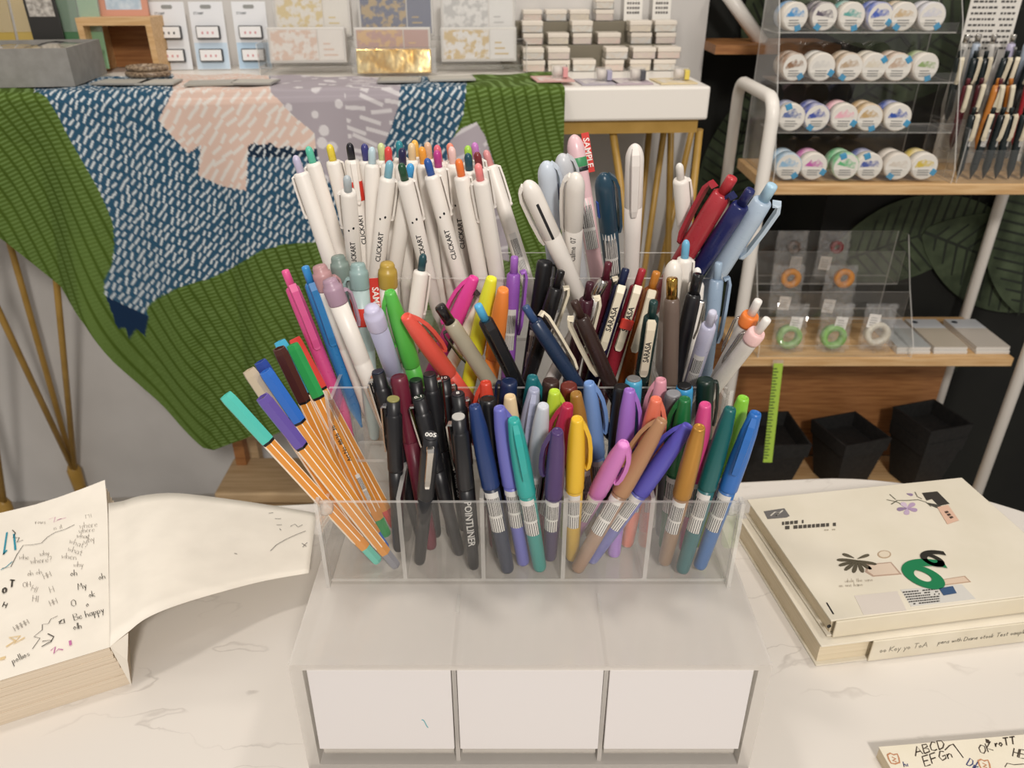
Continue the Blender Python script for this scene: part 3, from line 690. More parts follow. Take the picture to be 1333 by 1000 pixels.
        p.append(('barrel', lath('cap_barrel', [(.0035, 0), (.0046, .002), (.0056, .010), (.0058, .05), (.0058, .090)]), b, []))
        p.append(('cap', lath('cap_cap', [(.0060, .0885), (.0062, .089), (.0062, .1335), (.0057, .1365), (.0044, .1372), (.0040, .1366)]), cc, []))
        if g('k'): p.append(('end_plug', lath('cap_plug', [(.0050, .1360), (.0050, .1378), (.0040, .1384)]), plastic(g('k'), .4), []))
        if g('clip', 1): p.append(('clip', slab('cap_clip', [(.0058, .1345), (.0084, .1342), (.0092, .1300), (.0090, .112), (.0078, .101), (.0070, .098)], [.0042, .0044, .0042, .0038, .0036, .003], .0014), plastic(g('clip', col) if isinstance(g('clip', col), str) else col, .34), []))
        if g('txt'): p.append(('lettering', wrap_text(g('txt'), .0055, .0060, .06, face), plastic('#d8d6d0', .6), []))
        if g('lab'): p.append(('barcode_label', patch('cap_label', .0060, .05, .082, face - .7, face + .7), BARCODE, []))
    elif kind == 'pencil':
        b = plastic(col, .3)
        p.append(('barrel', lath('pencil_barrel', [(.0008, 0), (.0010, .004), (.0034, .016), (.0052, .026), (.0056, .06), (.0058, .070), (.0058, .118), (.0054, .126), (.0044, .128)]), b, []))
        p.append(('top_sleeve', lath('pencil_top', [(.0040, .127), (.0040, .1415), (.0036, .1428), (.0010, .143)]), plastic(g('k', col), .2, .5, g('metal', 0.0)), []))
        p.append(('clip', slab('pencil_clip', [(.0052, .1230), (.0082, .1228), (.0090, .1195), (.0084, .1000), (.0070, .0930)], [.0042, .0042, .0040, .0034, .003], .0008), STEEL if g('steel', 1) else plastic(g('clip', col), .35), []))
        if g('txt'): p.append(('lettering', wrap_text(g('txt'), .0050, .0060, .05, face), plastic('#bdbbb6', .6), []))
    return p
def dots_mesh(face):
    mb = MB()
    for da, z, s in ((.25, .1005, .0011), (-.35, .0985, .0009)):
        q = []
        for k in range(10):
            a = 2*PI*k/10; q.append((.00592*math.cos(face + da + s*.75*math.cos(a)/.0059), .00592*math.sin(face + da + s*.75*math.cos(a)/.0059), z + s*math.sin(a)))
        mb.add(q, [tuple(range(10))])
    return mb.mesh('printed_dots')
def fine_stripes():
    mb = MB()
    for k in range(6):
        a = PI/3*k; M = Rz(a); mb.box((.00435, -.00035, .024), (.00482, .00035, .1225), M)
    return mb.mesh('stripes')
def sign_clip():
    mb = MB(); pts = [(.0030, .1385), (.0058, .1330), (.0082, .1250), (.0094, .1150), (.0096, .1030), (.0086, .0960), (.0070, .0950)]; w = [.0040, .0052, .0056, .0054, .0050, .0046, .0044]
    me = slab('sign_clip_raw', pts, w, .0028); return me
def gel_text(t):
    v, f = text_geo(t, .0056); mb = MB(); vs = []
    for q in v:
        z = .1035 + q.x; x = np.interp(z, [.0790, .0850, .105, .1240], [.0066, .0082, .0094, .0098]) + .00125
        vs.append((x, -q.y, z))
    return mb.add(vs, f).mesh('lettering')
def slab_at(a, r, z0, z1, w):
    M = Rz(a); mb = MB(); mb.bbox((r - .0012, -w/2, z0), (r + .0002, w/2, z1), .0005, M); return mb.mesh('slot')

# tier: floor height, front and rear limits, rim heights
TIER = {1: (F1, Y1 + .004, Y2 - .001, T1, T2), 2: (F2, Y2 + .004, Y3 - .001, T2, T3), 3: (F3, Y3 + .004, Y4 - .001, T3, T3)}
PENS = []
def pen(kind, label, top, low, tier, fb=.5, side='l', **o): PENS.append(dict(kind=kind, label=label, top=top, low=low, tier=tier, fb=fb, side=side, o=o))
# ---- back tier, white click pens
CK = 'white click pen with %s push button in the back tier'
def ck(color, hexk, top, low, fb, clip='r', **o): pen('click', CK % color, top, low, 3, fb, clip, k=hexk, **o)
ck('lavender', '#bcb6cf', (385.5, 204), (436, 336), .25, 'l')
ck('mint green', '#5cc0a4', (406, 191.5), (442, 310), .6, 'l')
ck('lemon yellow', '#e6cf45', (425, 190.5), (462, 320), .8, 'r')
ck('silver grey', '#b3bcc0', (446, 232), (450, 333), .08, 'l', txt='CLICKART')
pen('click', 'white click pen with black push button and a red band in the back tier', (461, 187), (474, 313), 3, .2, 'f', k='#1a1820', band=1, txt='CLICKART')
ck('violet navy', '#3a3a78', (468, 189), (482, 300), .97)
ck('pale blue', '#b9d0d8', (490, 192), (491, 313), .6, 'r')
ck('pale lime', '#ccd79a', (495, 188.5), (505, 300), .9)
ck('bright red', '#dd4a46', (507.5, 193), (512, 300), .75)
ck('midnight navy', '#232348', (518, 193.5), (524, 300), .6)
ck('teal', '#2c8592', (519, 184.5), (530, 300), .95)
ck('steel blue', '#7fb4c6', (508, 211), (487, 338), .2, 'r', txt='CLICKART')
ck('bottle green', '#1d4a30', (522.5, 213), (556, 330), .12, 'r', txt='CLICKART')
ck('sky blue', '#459cd4', (538.6, 216), (512, 338), .4, 'l')
ck('royal blue', '#2c56a0', (552, 208), (589, 333), .2, 'r', txt='CLICKART')
ck('cream', '#dfc59a', (536, 187.5), (548, 300), .8)
ck('amber', '#eab552', (539.5, 184), (556, 300), .97)
ck('tangerine', '#efa03c', (549, 192.5), (562, 300), .7)
ck('beige', '#dcb596', (554.5, 186.5), (572, 300), .9)
ck('magenta', '#b83a86', (568, 197.5), (582, 303), .5, 'r')
ck('rose', '#dc6878', (571, 190.5), (585, 300), .85)
ck('coral', '#e88a74', (585, 188), (598, 300), .95)
ck('blush pink', '#eac4be', (586, 192), (603, 333), .55, 'l', txt='CLICKART')
ck('vivid orange', '#ee7a36', (598.5, 208.5), (641, 359), .2, 'r')
ck('lime green', '#a3d04f', (608, 191), (622, 300), .9)
ck('dark teal', '#1f4a58', (609.5, 201), (626, 300), .6)
ck('orchid', '#c37cc0', (617.5, 187), (634, 300), .97)
ck('maroon', '#7a2a30', (620, 200), (640, 300), .72)
ck('salmon pink', '#f08a8a', (620, 215), (656, 359), .1, 'l')
ck('dusty rose', '#d49090', (632, 197.5), (664, 326), .5, 'r', fineprint=1)
# ---- back tier, other pens
pen('multi', 'white three-colour pen with a long black slot, leaning over the tier rim', (687, 235), (727, 335), 3, .3, 'l', slot='#1c1c20')
pen('multi', 'pale blue multicolour pen with navy side lever', (711, 211), (723, 290), 3, .75, 'r', c='#c8d2de', lever='#2b3a86')
pen('multi', 'pale grey multicolour pen with navy lever behind the pink pen', (731, 201), (744, 300), 3, .85, 'r', c='#c6c8cc', lever='#2a2f66')
pen('multi', 'white pen with small grey lettering in front of the pink pen', (747, 228), (740, 357), 3, .15, 'l', txt='Calme  07')
pen('multi', 'tall pink pen with green band and barcode label', (745.5, 175.5), (780, 357), 3, .6, 'b', c='#e3bfc4', c2='#dcb6ba', bands=[('green_band', '#3f8f5c', .122, .129), ('black_band', '#222225', .1185, .1218)], lab=1, flag=(1, .116, .146, .006))
pen('multi', 'dark teal multicolour pen with a separate side clip', (785, 227), (800, 354), 3, .3, 'r', c='#1f3e50', c2='#223f4f', lab=1, lever='#2a4a9a')
pen('multi', 'white pen with a folded top standing upright beside the dark teal one', (826.7, 187), (822, 331), 3, .7, 'f', c='#e6dfd8')
pen('click', 'slim all-white click pen standing alone near the rack', (884, 215), (897, 330), 3, .5, 'r', k='#e2ddd6')
pen('gel', 'red click pen leaning out beside the navy one', (960.7, 232), (905, 342), 3, .4, 'l', c='#a8323a', k='#b8383e', clip='#a02c36', fat=1.35)
pen('gel', 'navy click pen between the red and pale blue ones', (979, 248), (915, 351), 3, .6, 'l', c='#20265c', k='#20265c', clip='#1c2250', fat=1.2)
pen('gel', 'pale blue click pen leaning out towards the rack', (999.7, 242), (930, 345), 3, .2, 'r', c='#aebfd0', k='#a9cadd', clip='#b6c6d4', fat=1.35)
pen('click', 'white click pen with light blue push button beside the red pen', (895, 314), (889, 400), 2, .8, 'r', k='#6fb0d2', long=1.12)
# ---- middle tier
pen('gel', 'hot pink click pen leaning over the orange fineliners', (374, 352), (470, 575), 2, .0, 'f', c='#d4508a', k='#e05a92', clip='#d4508a')
pen('gel', 'blue click pen beside the hot pink one', (397, 348), (464, 540), 2, .85, 'f', c='#2d7ab6', k='#3a8fd0', clip='#2d7ab6')
pen('mild', 'white highlighter with dusty rose clip cap', (414, 345), (452, 430), 2, .95, 'r', c='#b58a8c')
pen('mild', 'white highlighter with mauve clip cap', (428, 364), (486, 510), 2, .3, 'r', c='#a78a9c')
pen('mild', 'white highlighter with sage grey cap and red band', (444, 335), (470, 430), 2, .95, 'r', c='#7f9089', band=1, c2='#8fa09c', flag=(1, .100, .126, .008))
pen('mild', 'pale teal highlighter with red band', (466, 343), (474, 430), 2, .8, 'l', c='#8da6a4', band=1, c2='#a9bcbb', flag=(1, .094, .130, .010))
pen('mild', 'white highlighter with mustard gold cap', (504, 343), (508, 420), 2, .95, 'b', c='#b3953f')
pen('mild', 'wide lilac highlighter with white collar', (482, 404), (506, 500), 2, .12, 'b', c='#c6c2dc', c2='#a7a7bf')
pen('sign', 'bright green sign pen in the middle tier', (505.5, 382), (535, 480), 2, .6, 'l', c='#58b64a', lab=0)
pen('sign', 'coral red sign pen in the middle tier', (526, 417), (574, 490), 2, .35, 'r', c='#e2594a', lab=0)
pen('click', 'white click pen with dark teal button in the middle tier', (551, 331), (534, 420), 2, .6, 'r', k='#234a52', long=1.05)
pen('pencil', 'clear gel pen with black cap and black clip', (572, 400), (642, 497), 2, .3, 'l', c='#a79f8a', k='#1a1618', steel=0, clip='#17171a')
pen('gel', 'cream pen with dark brown button behind the light blue one', (635, 371), (584, 485), 2, .55, 'l', c='#dccfc0', k='#4a2c22', clip='#3a1f22')
pen('sign', 'neon pink highlighter pen between white click pens', (623, 365), (577, 480), 2, .9, 'l', c='#e0449a', lab=0)
pen('sign', 'neon yellow highlighter pen beside the purple pen', (640, 361), (612, 495), 2, .75, 'b', c='#e3e23a', lab=0)
pen('sign', 'neon orange highlighter pen behind the purple pen', (652, 378), (643, 425), 2, .9, 'b', c='#f08a3e', lab=0)
pen('gel', 'purple click pen with a big looped clip and barcode', (670, 334), (660, 455), 2, .6, 'r', c='#9459b4', k='#a66cc6', clip='#9a5ebc', lab=1)
pen('gel', 'black click pen with light blue button and white print', (621.5, 398), (670, 495), 2, .25, 'f', c='#18181b', k='#58b0dc', clip='#19191c')
pen('cap', 'thick black marker leaning in the middle tier', (713.5, 340), (680, 480), 2, .8, 'r', c='#17171a', clip='#17171a', lab=1)
pen('gel', 'black gel pen with cream clip next to the thick black marker', (731, 353), (700, 475), 2, .7, 'r', c='#1b1a1c', k='#1b1a1c')
pen('gel', 'navy blue gel pen with cream clip, leaning across the tier', (683, 400), (753, 498), 2, .12, 'r', c='#24344e', k='#36507a', txt='SARASA')
pen('gel', 'dark brown gel pen with cream clip', (747, 393), (791, 500), 2, .15, 'l', c='#33231f', k='#3a2620', txt='SARASA')
pen('gel', 'dark wine gel pen behind the silver one', (768, 368), (744, 450), 2, .8, 'r', c='#3f1a26', k='#3f1a26')
pen('pencil', 'pen with a polished silver top and white clip', (787, 366), (748, 440), 2, .5, 'f', c='#d8d4cf', k='#d0ccc6', metal=1.0, steel=0, clip='#d9d7d3')
pen('gel', 'burgundy gel pen with its button above the silver pen', (794, 342), (776, 460), 2, .95, 'r', c='#4a1a26', k='#5a1e2c')
pen('gel', 'midnight blue gel pen with lettered cream clip facing forward', (814.5, 350), (776, 470), 2, .45, 'f', c='#161d3a', k='#1c2748', txt='SARASA')
pen('gel', 'red gel pen with lettered cream clip and red band', (837, 351), (796, 480), 2, .5, 'f', c='#8c2430', k='#a82c38', txt='SARASA', band=1)
pen('gel', 'ochre orange gel pen with cream clip', (855, 354), (808, 490), 2, .7, 'f', c='#8a4a1c', k='#c07a2e')
pen('gel', 'dark green gel pen with cream clip', (851, 393), (833, 492), 2, .15, 'f', c='#142e2c', k='#1a3a38', txt='SARASA')
pen('multi', 'white round-topped pen behind the gold-topped one', (876.6, 339), (872, 430), 2, .9, 'b', c='#e6e0d6')
pen('pencil', 'taupe brown pen with a brushed gold top', (875, 362), (867, 490), 2, .4, 'b', c='#6a5a50', k='#c39a4c', metal=1.0)
pen('pencil', 'black mechanical pencil with steel clip', (912, 358), (878, 497), 2, .35, 'r', c='#1c1c1e', k='#1c1c1e', txt='PENTEL 0.5')
pen('gel', 'lavender grey gel pen with barcode label', (925, 407), (899, 500), 2, .12, 'b', c='#b6b6cc', k='#c2c2d4', clip='#b6b6cc', lab=1)
pen('gel', 'blue grey click pen behind the black mechanical pencil', (932, 340), (926, 430), 2, .85, 'r', c='#8fa4ba', k='#9db2c6', clip='#8fa4ba')
pen('click', 'white click pen with plain white button behind the black mechanical pencil', (908, 350), (900, 430), 2, .95, 'b', k='#eae6e0')
pen('gel', 'white gel pen with orange ring leaning out of the middle tier', (986, 393), (926, 486), 2, .5, 'l', c='#d6d0c8', k='#e6e2dc', clip=0, ring='#e8803a', trans=.15, wire=1)
pen('gel', 'white gel pen with pink ring and wire clip', (1000.6, 415), (938, 495), 2, .15, 'l', c='#dad4cc', k='#e8e4de', clip=0, ring='#ecc4c0', trans=.15, wire=1)
# ---- front tier, fineliners
FL = 'orange striped fineliner with %s cap, front tier'
def fl(color, hexc, top, low, fb, **o): pen('fine', FL % color, top, low, 1, fb, 'f', c=hexc, **o)
fl('turquoise', '#55c3b4', (293, 517), (518, 742), .05, tip='#6cc5b2')
fl('violet', '#6552a2', (341, 519), (508, 718), .12, tip='#8a8a92')
fl('bright blue', '#2f6cc4', (343, 485), (490, 700), .3)
fl('dark blue', '#2a479a', (339, 472), (470, 670), .55)
fl('beige', '#c4b49c', (325, 484), (480, 705), .42)
fl('chocolate brown', '#4a241c', (362, 455), (470, 665), .55)
fl('green', '#2c9a50', (380, 450), (503, 668), .65, txt=1)
fl('light blue', '#4ab0d4', (364, 446), (470, 630), .85)
fl('red', '#d8443c', (382, 443), (490, 640), .95)
# ---- front tier, black drawing pens
pen('draw', 'black drawing pen with olive gold end disc beside the fineliners', (512, 520), (539, 743), 1, .15, 'l', k='#8f8a52')
pen('draw', 'black ribbed drawing pen numbered 0.1', (545, 519), (590, 690), 1, .4, 'l', num='0.1', ribs=1)
pen('draw', 'black drawing pen numbered 005 with its clip facing forward', (561, 569), (548, 715), 1, .1, 'f', num='005')
pen('draw', 'black drawing pen with ribbed cap and white lettering on its barrel', (571.5, 493), (598, 752), 1, .6, 'r', num='10', ribs=1, txt='Pentel 3.0')
pen('draw', 'black smooth-capped drawing pen numbered 8', (596, 513), (612, 660), 1, .55, 'r', num='8')
pen('draw', 'black drawing pen with silver end disc and large white lettering', (599.5, 542), (618, 750), 1, .1, 'l', k='#b9b7b2', txt='POINTLINER', ts=.0075)
pen('draw', 'black ribbed drawing pen with unnumbered dark green end disc', (539, 497), (574, 736), 1, .75, 'l', k='#24352a', ribs=1)
pen('draw', 'black drawing pen with orange end disc', (494.5, 493), (541, 640), 1, .6, 'l', k='#c47a52')
pen('draw', 'black drawing pen with navy end disc', (495, 482), (532, 610), 1, .85, 'l', k='#20283a', long=1.07)
pen('cap', 'burgundy marker standing behind the black drawing pens', (519, 487), (550, 620), 1, .85, 'b', c='#6a2234', long=1.05)
pen('draw', 'plain black drawing pen with steel clip below the coral sign pen', (563, 485), (578, 620), 1, .85, 'r', long=1.06)
# ---- front tier, brush sign pens
SG = '%s brush sign pen in the front tier'
def sg(color, hexc, top, low, fb, clip='r', **o): pen('sign', SG % color, top, low, 1, fb, clip, c=hexc, **o)
sg('navy blue', '#243a6c', (617, 529), (656, 754), .1, 'b', c2='#2c3448')
sg('periwinkle', '#6a6cba', (649, 530), (675, 755), .1, 'r')
sg('turquoise', '#2fa39c', (669, 545), (710, 741), .15, 'f', c2='#2f928a')
sg('cream', '#dcc39a', (665.5, 515), (688, 742), .5, 'b')
pen('sign', 'orange red brush sign pen with dark body in the front tier', (632, 497), (640, 741), 1, .75, 'l', c='#c8402c', c2='#6a2c34')
pen('cap', 'plain black marker between navy and red sign pens', (635, 518), (646, 640), 1, .45, 'b', c='#18181a')
pen('cap', 'thick navy marker with side clip in the front tier', (663, 495), (660, 600), 1, .92, 'l', c='#1e2c50', clip='#1a2644')
sg('deep teal', '#1a6a72', (693, 491), (680, 560), .92, 'r')
sg('pale lavender grey', '#a0a4bc', (702, 508), (686, 590), .7, 'f')
sg('lime', '#b6d23c', (715.5, 510), (726, 600), .85, 'r')
sg('pearl white', '#c8ccd4', (708.5, 531), (697, 610), .45, 'b')
sg('crimson', '#b02848', (736, 525), (728, 640), .6, 'l')
sg('plum purple', '#4a3468', (723, 564), (716, 722), .25, 'l', c2='#42325a')
pen('cap', 'dark brown marker behind the lime sign pen', (719, 495), (716, 560), 1, .97, 'b', c='#3a2620')
pen('cap', 'maroon marker behind the crimson sign pen', (738, 500), (738, 570), 1, .95, 'b', c='#6a281e')
sg('bronze brown', '#9a7030', (749, 513), (772, 650), .7, 'b')
sg('golden yellow', '#e3b82e', (754, 545), (744, 741), .2, 'r', c2='#cda63a')
sg('cornflower blue', '#7294c8', (769, 500), (790, 640), .65, 'r')
pen('cap', 'matte black marker beside the cornflower blue sign pen', (808, 501), (799, 744), 1, .6, 'b', c='#1c1c1e')
sg('violet', '#9a6cc0', (826.5, 507), (822, 756), .35, 'r')
pen('cap', 'sky blue marker with grey end behind the violet sign pen', (825, 493), (822, 570), 1, .97, 'b', c='#4aa0c4', k='#7c7c7c')
sg('baby pink', '#dc9aa8', (862, 494), (846, 560), .92, 'l')
sg('coral orange', '#e0765c', (848, 520), (836, 640), .6, 'r')
sg('tan brown', '#a87e5c', (862.5, 547), (749, 755), .08, 'l', c2='#96755c')
sg('orchid pink', '#d07cc0', (814, 583), (763, 690), .05, 'r', c2='#b87aa8')
sg('indigo', '#5450ae', (894.5, 557), (770, 750), .3, 'l', c2='#5a5ca6')
sg('forest green', '#1c6a38', (896, 520), (857, 757), .6, 'l', c2='#2a6644')
pen('cap', 'grey ended marker behind the forest green sign pen', (875, 513), (868, 560), 1, .9, 'b', c='#5c5a5c', k='#86868a')
pen('cap', 'sky blue marker with black end behind the forest green sign pen', (891, 503), (886, 570), 1, .97, 'b', c='#3a94c8', k='#141416')
sg('fuchsia pink', '#d04a86', (915, 526), (908, 640), .55, 'b')
sg('metallic gold', '#b8863c', (909.5, 556), (874, 738), .2, 'b', metal=.55, rough=.35, c2='#93755a')
pen('cap', 'dark green marker with side clip at the end of the front tier', (918, 493), (922, 580), 1, .95, 'r', c='#152a22', clip='#152a22')
sg('dark teal', '#155c5c', (949.5, 531), (889, 758), .15, 'b', c2='#266468')
sg('apple green', '#86c43c', (968, 518), (938, 620), .6, 'b')
sg('azure blue', '#2a68b4', (984, 538), (905, 753), .1, 'f', c2='#3a6ca8')

# ---- stand every pen in its tier: the sight lines give top and lean, the tier floor gives the foot
DVX = {1: DX, 2: DX2, 3: DX3}
def candidates(s):
    F, ya, yb, rim, rim2 = TIER[s['tier']]; L0 = KL[s['kind']]; L = L0*s['o'].get('long', 1.0); r = KR[s['kind']]
    dt = ray(*s['top']); dl = ray(*s['low']); n = dt.cross(dl)
    out = []
    for i, dx in [(i_, d_) for i_ in range(11) for d_ in (0, .003, -.003, .006, -.006, .010, -.010)]:
        y = ya + r*.75 + (yb - ya - 1.5*r)*i/10; z = F + .0005
        q = Vector((0, y, z)) - CAM
        x_ = -(n.y*q.y + n.z*q.z)/n.x
        x = x_ + dx; B = Vector((x, y, z)); w = CAM - B; a = dt.dot(dt); b = 2*dt.dot(w); c = w.dot(w) - L*L; disc = b*b - 4*a*c
        ts = [(-b + sg_*math.sqrt(disc))/(2*a) for sg_ in (1, -1)] if disc > 0 else [-b/(2*a)]
        for t in ts:
            Tp = CAM + dt*t; ax = Tp - B; ln = ax.length
            if ln < .05 or ax.z < .03: continue
            sc = ln/L0; ax.normalize()
            cost = 60*abs(ln/L - 1) + 2.0*abs(i/10 - s['fb']) + 1.5*abs(ax.y) + 3.0*(s['tier'] == 1 and ln*ax.y < -.03) + 32*abs(dx)
            lim = HW - th - r*1.05
            if abs(x - OX) > lim:
                cost += 500*(abs(x - OX) - lim)
            k = (rim - z)/ax.z; xr_ = B.x + ax.x*k - OX
            if abs(xr_) > lim: cost += 90*(abs(xr_) - lim)
            for dv_ in DVX[s['tier']]:
                lo_, hi_ = sorted((x - OX, xr_)); pen_ = min(hi_ - dv_, dv_ - lo_) + r*1.1
                if pen_ > 0: cost += 450*min(pen_, .012)
            yr = B.y + ax.y*k
            if yr < ya + r*.9: cost += 500*min(.012, ya + r*.9 - yr)
            k2 = (rim2 - z)/ax.z
            if k2 < ln:
                yr2 = B.y + ax.y*k2
                if yr2 > yb - r*.9: cost += 500*min(.012, yr2 - yb + r*.9)
            elif Tp.y > yb - r*.9: cost += 500*min(.012, Tp.y - yb + r*.9)
            out.append((cost, B, Tp, sc))
    out.sort(key=lambda e: e[0]); return out[:110]
def segd(p1, q1, p2, q2):
    d1, d2, r = q1 - p1, q2 - p2, p1 - p2; a, e, f = d1.dot(d1), d2.dot(d2), d2.dot(r); c = d1.dot(r); b = d1.dot(d2); dn = a*e - b*b
    s = min(1, max(0, (b*f - c*e)/dn)) if dn > 1e-12 else 0
    t = (b*s + f)/e
    if t < 0: t = 0; s = min(1, max(0, -c/a))
    elif t > 1: t = 1; s = min(1, max(0, (b - c)/a))
    return ((p1 + d1*s) - (p2 + d2*t)).length
for s in PENS: s['cand'] = candidates(s); s['sol'] = s['cand'][0]
for sweep in range(4):
    for i, s in enumerate(PENS):
        best = None
        nb = [q for j, q in enumerate(PENS) if j != i and abs(q['tier'] - s['tier']) <= 1 and abs(q['top'][0] - s['top'][0]) < 150]
        for c in s['cand']:
            cost = c[0]
            for q in nb:
                need = KR[s['kind']] + KR[q['kind']]; d = segd(c[1], c[2], q['sol'][1], q['sol'][2])
                if d < need: cost += 2.8*(need - d)/need
            if best is None or cost < best[0]: best = (cost, c)
        s['sol'] = best[1]
# let crowded pens slide apart by a few millimetres
def segp(p1, q1, p2, q2):
    d1, d2, r = q1 - p1, q2 - p2, p1 - p2; a, e, f = d1.dot(d1), d2.dot(d2), d2.dot(r); c = d1.dot(r); b = d1.dot(d2); dn = a*e - b*b
    s = min(1, max(0, (b*f - c*e)/dn)) if dn > 1e-12 else 0
    t = (b*s + f)/e
    if t < 0: t = 0; s = min(1, max(0, -c/a))
    elif t > 1: t = 1; s = min(1, max(0, (b - c)/a))
    return s, t, (p1 + d1*s) - (p2 + d2*t)
for s in PENS: s['b'], s['t'] = s['sol'][1].copy(), s['sol'][2].copy()
PR = [(PENS[i], PENS[j]) for i in range(len(PENS)) for j in range(i) if abs(PENS[i]['tier'] - PENS[j]['tier']) <= 1 and abs(PENS[i]['top'][0] - PENS[j]['top'][0]) < 130]
def hold(v, home, lim):
    k = v - home
    if k.length > lim: v = home + k*(lim/k.length)
    return v
for it in range(30):
    for p, q in PR:
        need = (KR[p['kind']]*p['o'].get('fat', 1) + KR[q['kind']]*q['o'].get('fat', 1))*1.06
        u_, w_, dv = segp(p['b'], p['t'], q['b'], q['t']); dist = dv.length
        if dist < need and dist > 1e-7:
            mv = dv*((need - dist)/dist*.35); mv.z = 0
            p['b'] += mv*(1 - u_); p['t'] += mv*u_; q['b'] -= mv*(1 - w_); q['t'] -= mv*w_
    for s in PENS:
        F_, ya_, yb_, _, _ = TIER[s['tier']]; r = KR[s['kind']]
        s['b'] = hold(s['b'], s['sol'][1], .012); s['t'] = hold(s['t'], s['sol'][2], .0035)
        s['b'].y = min(max(s['b'].y, ya_ + r*.8), yb_ - r*.8); s['b'].x = min(max(s['b'].x, OX - HW + th + r), OX + HW - th - r); s['b'].z = F_ + .0005
        for dv_ in DVX[s['tier']]:
            k = s['b'].x - OX - dv_
            if abs(k) < r + .0018: s['b'].x = OX + dv_ + math.copysign(r + .0018, s['sol'][1].x - OX - dv_)
for s in PENS: s['sol'] = (s['sol'][0], s['b'], s['t'], (s['t'] - s['b']).length/KL[s['kind']])
TIPR = dict(click=.0014, fine=.0038, draw=.0036, sign=.0047, gel=.0014, multi=.0014, mild=.0034, cap=.0046, pencil=.0012)
ROLL = dict(f=0.0, r=PI/2, l=-PI/2, b=PI*.93)
for s in PENS:
    _, B, Tp, sc = s['sol']; Z = (Tp - B).normalized()
    B = B + Vector((0, 0, .0004 + TIPR.get(s['kind'], .0045)*math.sqrt(max(0, 1 - Z.z**2))))
    view = (CAM - (B + Tp)/2).normalized(); Fv = (view - Z*view.dot(Z)).normalized(); Rv = Z.cross(Fv)
    a = ROLL[s['side']] + (.25 if s['side'] == 'r' else -.25 if s['side'] == 'l' else .1); Xv = Fv*math.cos(a) + Rv*math.sin(a); Yv = Z.cross(Xv)
    a = -round(-a, 3)
    o = thing(NAMES[s['kind']], s['label'], 'pen', group={1: 'pens in the front tier', 2: 'pens in the middle tier', 3: 'pens in the back tier'}[s['tier']])
    M = Matrix((Xv, Yv, Z)).transposed().to_4x4(); M.translation = B
    ft = s['o'].get('fat', 1.0); o.matrix_world = M @ Matrix.Diagonal((ft, ft, sc, 1)); s['ob'] = o
    for nm, me, mat, subs in pen_parts(s['kind'], s['o'], -a):
        q = link(nm, me, o, mat=mat)
        for n2, me2, mat2 in subs: link(n2, me2, q, mat=mat2)
    fg = s['o'].get('flag')
    if fg:                                       # red paper sample flag taped to the pen
        off, z0, z1, wdt = fg; r0 = KR[s['kind']] - .001; sd = 1 if off > 0 else -1
        FM = Rz(-a) @ Rz(PI/2)                   # local x now points to the viewer's right, -y at the viewer
        lo, hi = sorted((sd*r0, sd*(r0 + wdt)))
        fo = MB().bbox((lo, .0030, z0), (hi, .0035, z1), .0002, FM).build('sample_flag', plastic('#cf3328', .45), o)
        v, f = text_geo('SAMPLE', .0066); cxm, czm = (lo + hi)/2, (z0 + z1)/2
        MB().add([FM @ Vector((cxm + q.y, .0029, czm - q.x)) for q in v], f).build('lettering', plastic('#efe6e0', .6), fo)
bad = [(s['label'][:40], round(s['sol'][3], 2), round(s['sol'][0], 2)) for s in PENS if abs(s['sol'][3] - 1) > .04 or s['sol'][0] > 2.5]
print('PENS', len(PENS), 'ill-fitting', bad)

# ================================================================== THINGS ON THE REAR TABLE
def bthing(name, label, cat, a, b, z=None, rz=0.0, group=None): return thing(name, label, cat, bw(a, b, BT if z is None else z), YAW + rz, group)
CT = BT + .0052                                  # cloth surface on the table
# grey tray box
a0, b0 = btop(104, 117); b0 = .03
gb = bthing('tray_box', 'shallow grey cardboard tray box at the end of the display table', 'box', a0 - .005, b0, CT, .06)
GREY = noisy('grey_board', '#86847f', '#918f8a', 60, .7); gh = .055
MB().box((-.42, 0, 0), (0, .002, gh)).build('front_side', GREY, gb); MB().box((-.002, .002, 0), (0, .15, gh)).build('end_side', GREY, gb)
MB().box((-.42, .15, 0), (0, .152, gh)).build('rear_side', GREY, gb); MB().box((-.42, .002, 0), (-.002, .15, .002)).build('tray_floor', GREY, gb)
MB().box((-.42, .002, .002), (-.418, .15, gh)).build('end_side', GREY, gb)
pk = [('#b9a58c', 'tan'), ('#a8b7c4', 'pale blue'), ('#c6b49c', 'sand coloured'), ('#d9d2c6', 'off-white'), ('#9a8468', 'brown'), ('#c9bda8', 'oatmeal')]
for i, (c, n) in enumerate(pk):
    x = -.372 + .065*i; yy = .076 + .003*(i % 3); q = bthing('film_packet', n + ' film packet lying in the grey tray box', 'packet', a0 - .005 + x*math.cos(.06) - yy*math.sin(.06), b0 + x*math.sin(.06) + yy*math.cos(.06), CT + .046 + .003*(i % 2), .06 + .05*((i % 3) - 1), 'film packets in the tray box')
    mb = MB(); n_ = 8
    vs = [((u/n_ - .5)*.058, (v/n_ - .5)*.10, .006*math.sin(PI*u/n_)*math.sin(PI*v/n_) + .0015*rnd.random()) for u in range(n_+1) for v in range(n_+1)]
    fs = [(u*(n_+1)+v, (u+1)*(n_+1)+v, (u+1)*(n_+1)+v+1, u*(n_+1)+v+1) for u in range(n_) for v in range(n_)]
    MB().add(vs, fs, 0, True).build('film_cover', [FILM], q, (0, 0, .002)); MB().bbox((-.027, -.052, -.003), (.027, .052, .001), .0008).build('card', plastic(c, .5), q)
    MB().box((-.028, -.05, -.046 - .003*(i % 2) + .0025), (.028, .05, -.003)).build('card_block', plastic('#bfae94', .7), q)
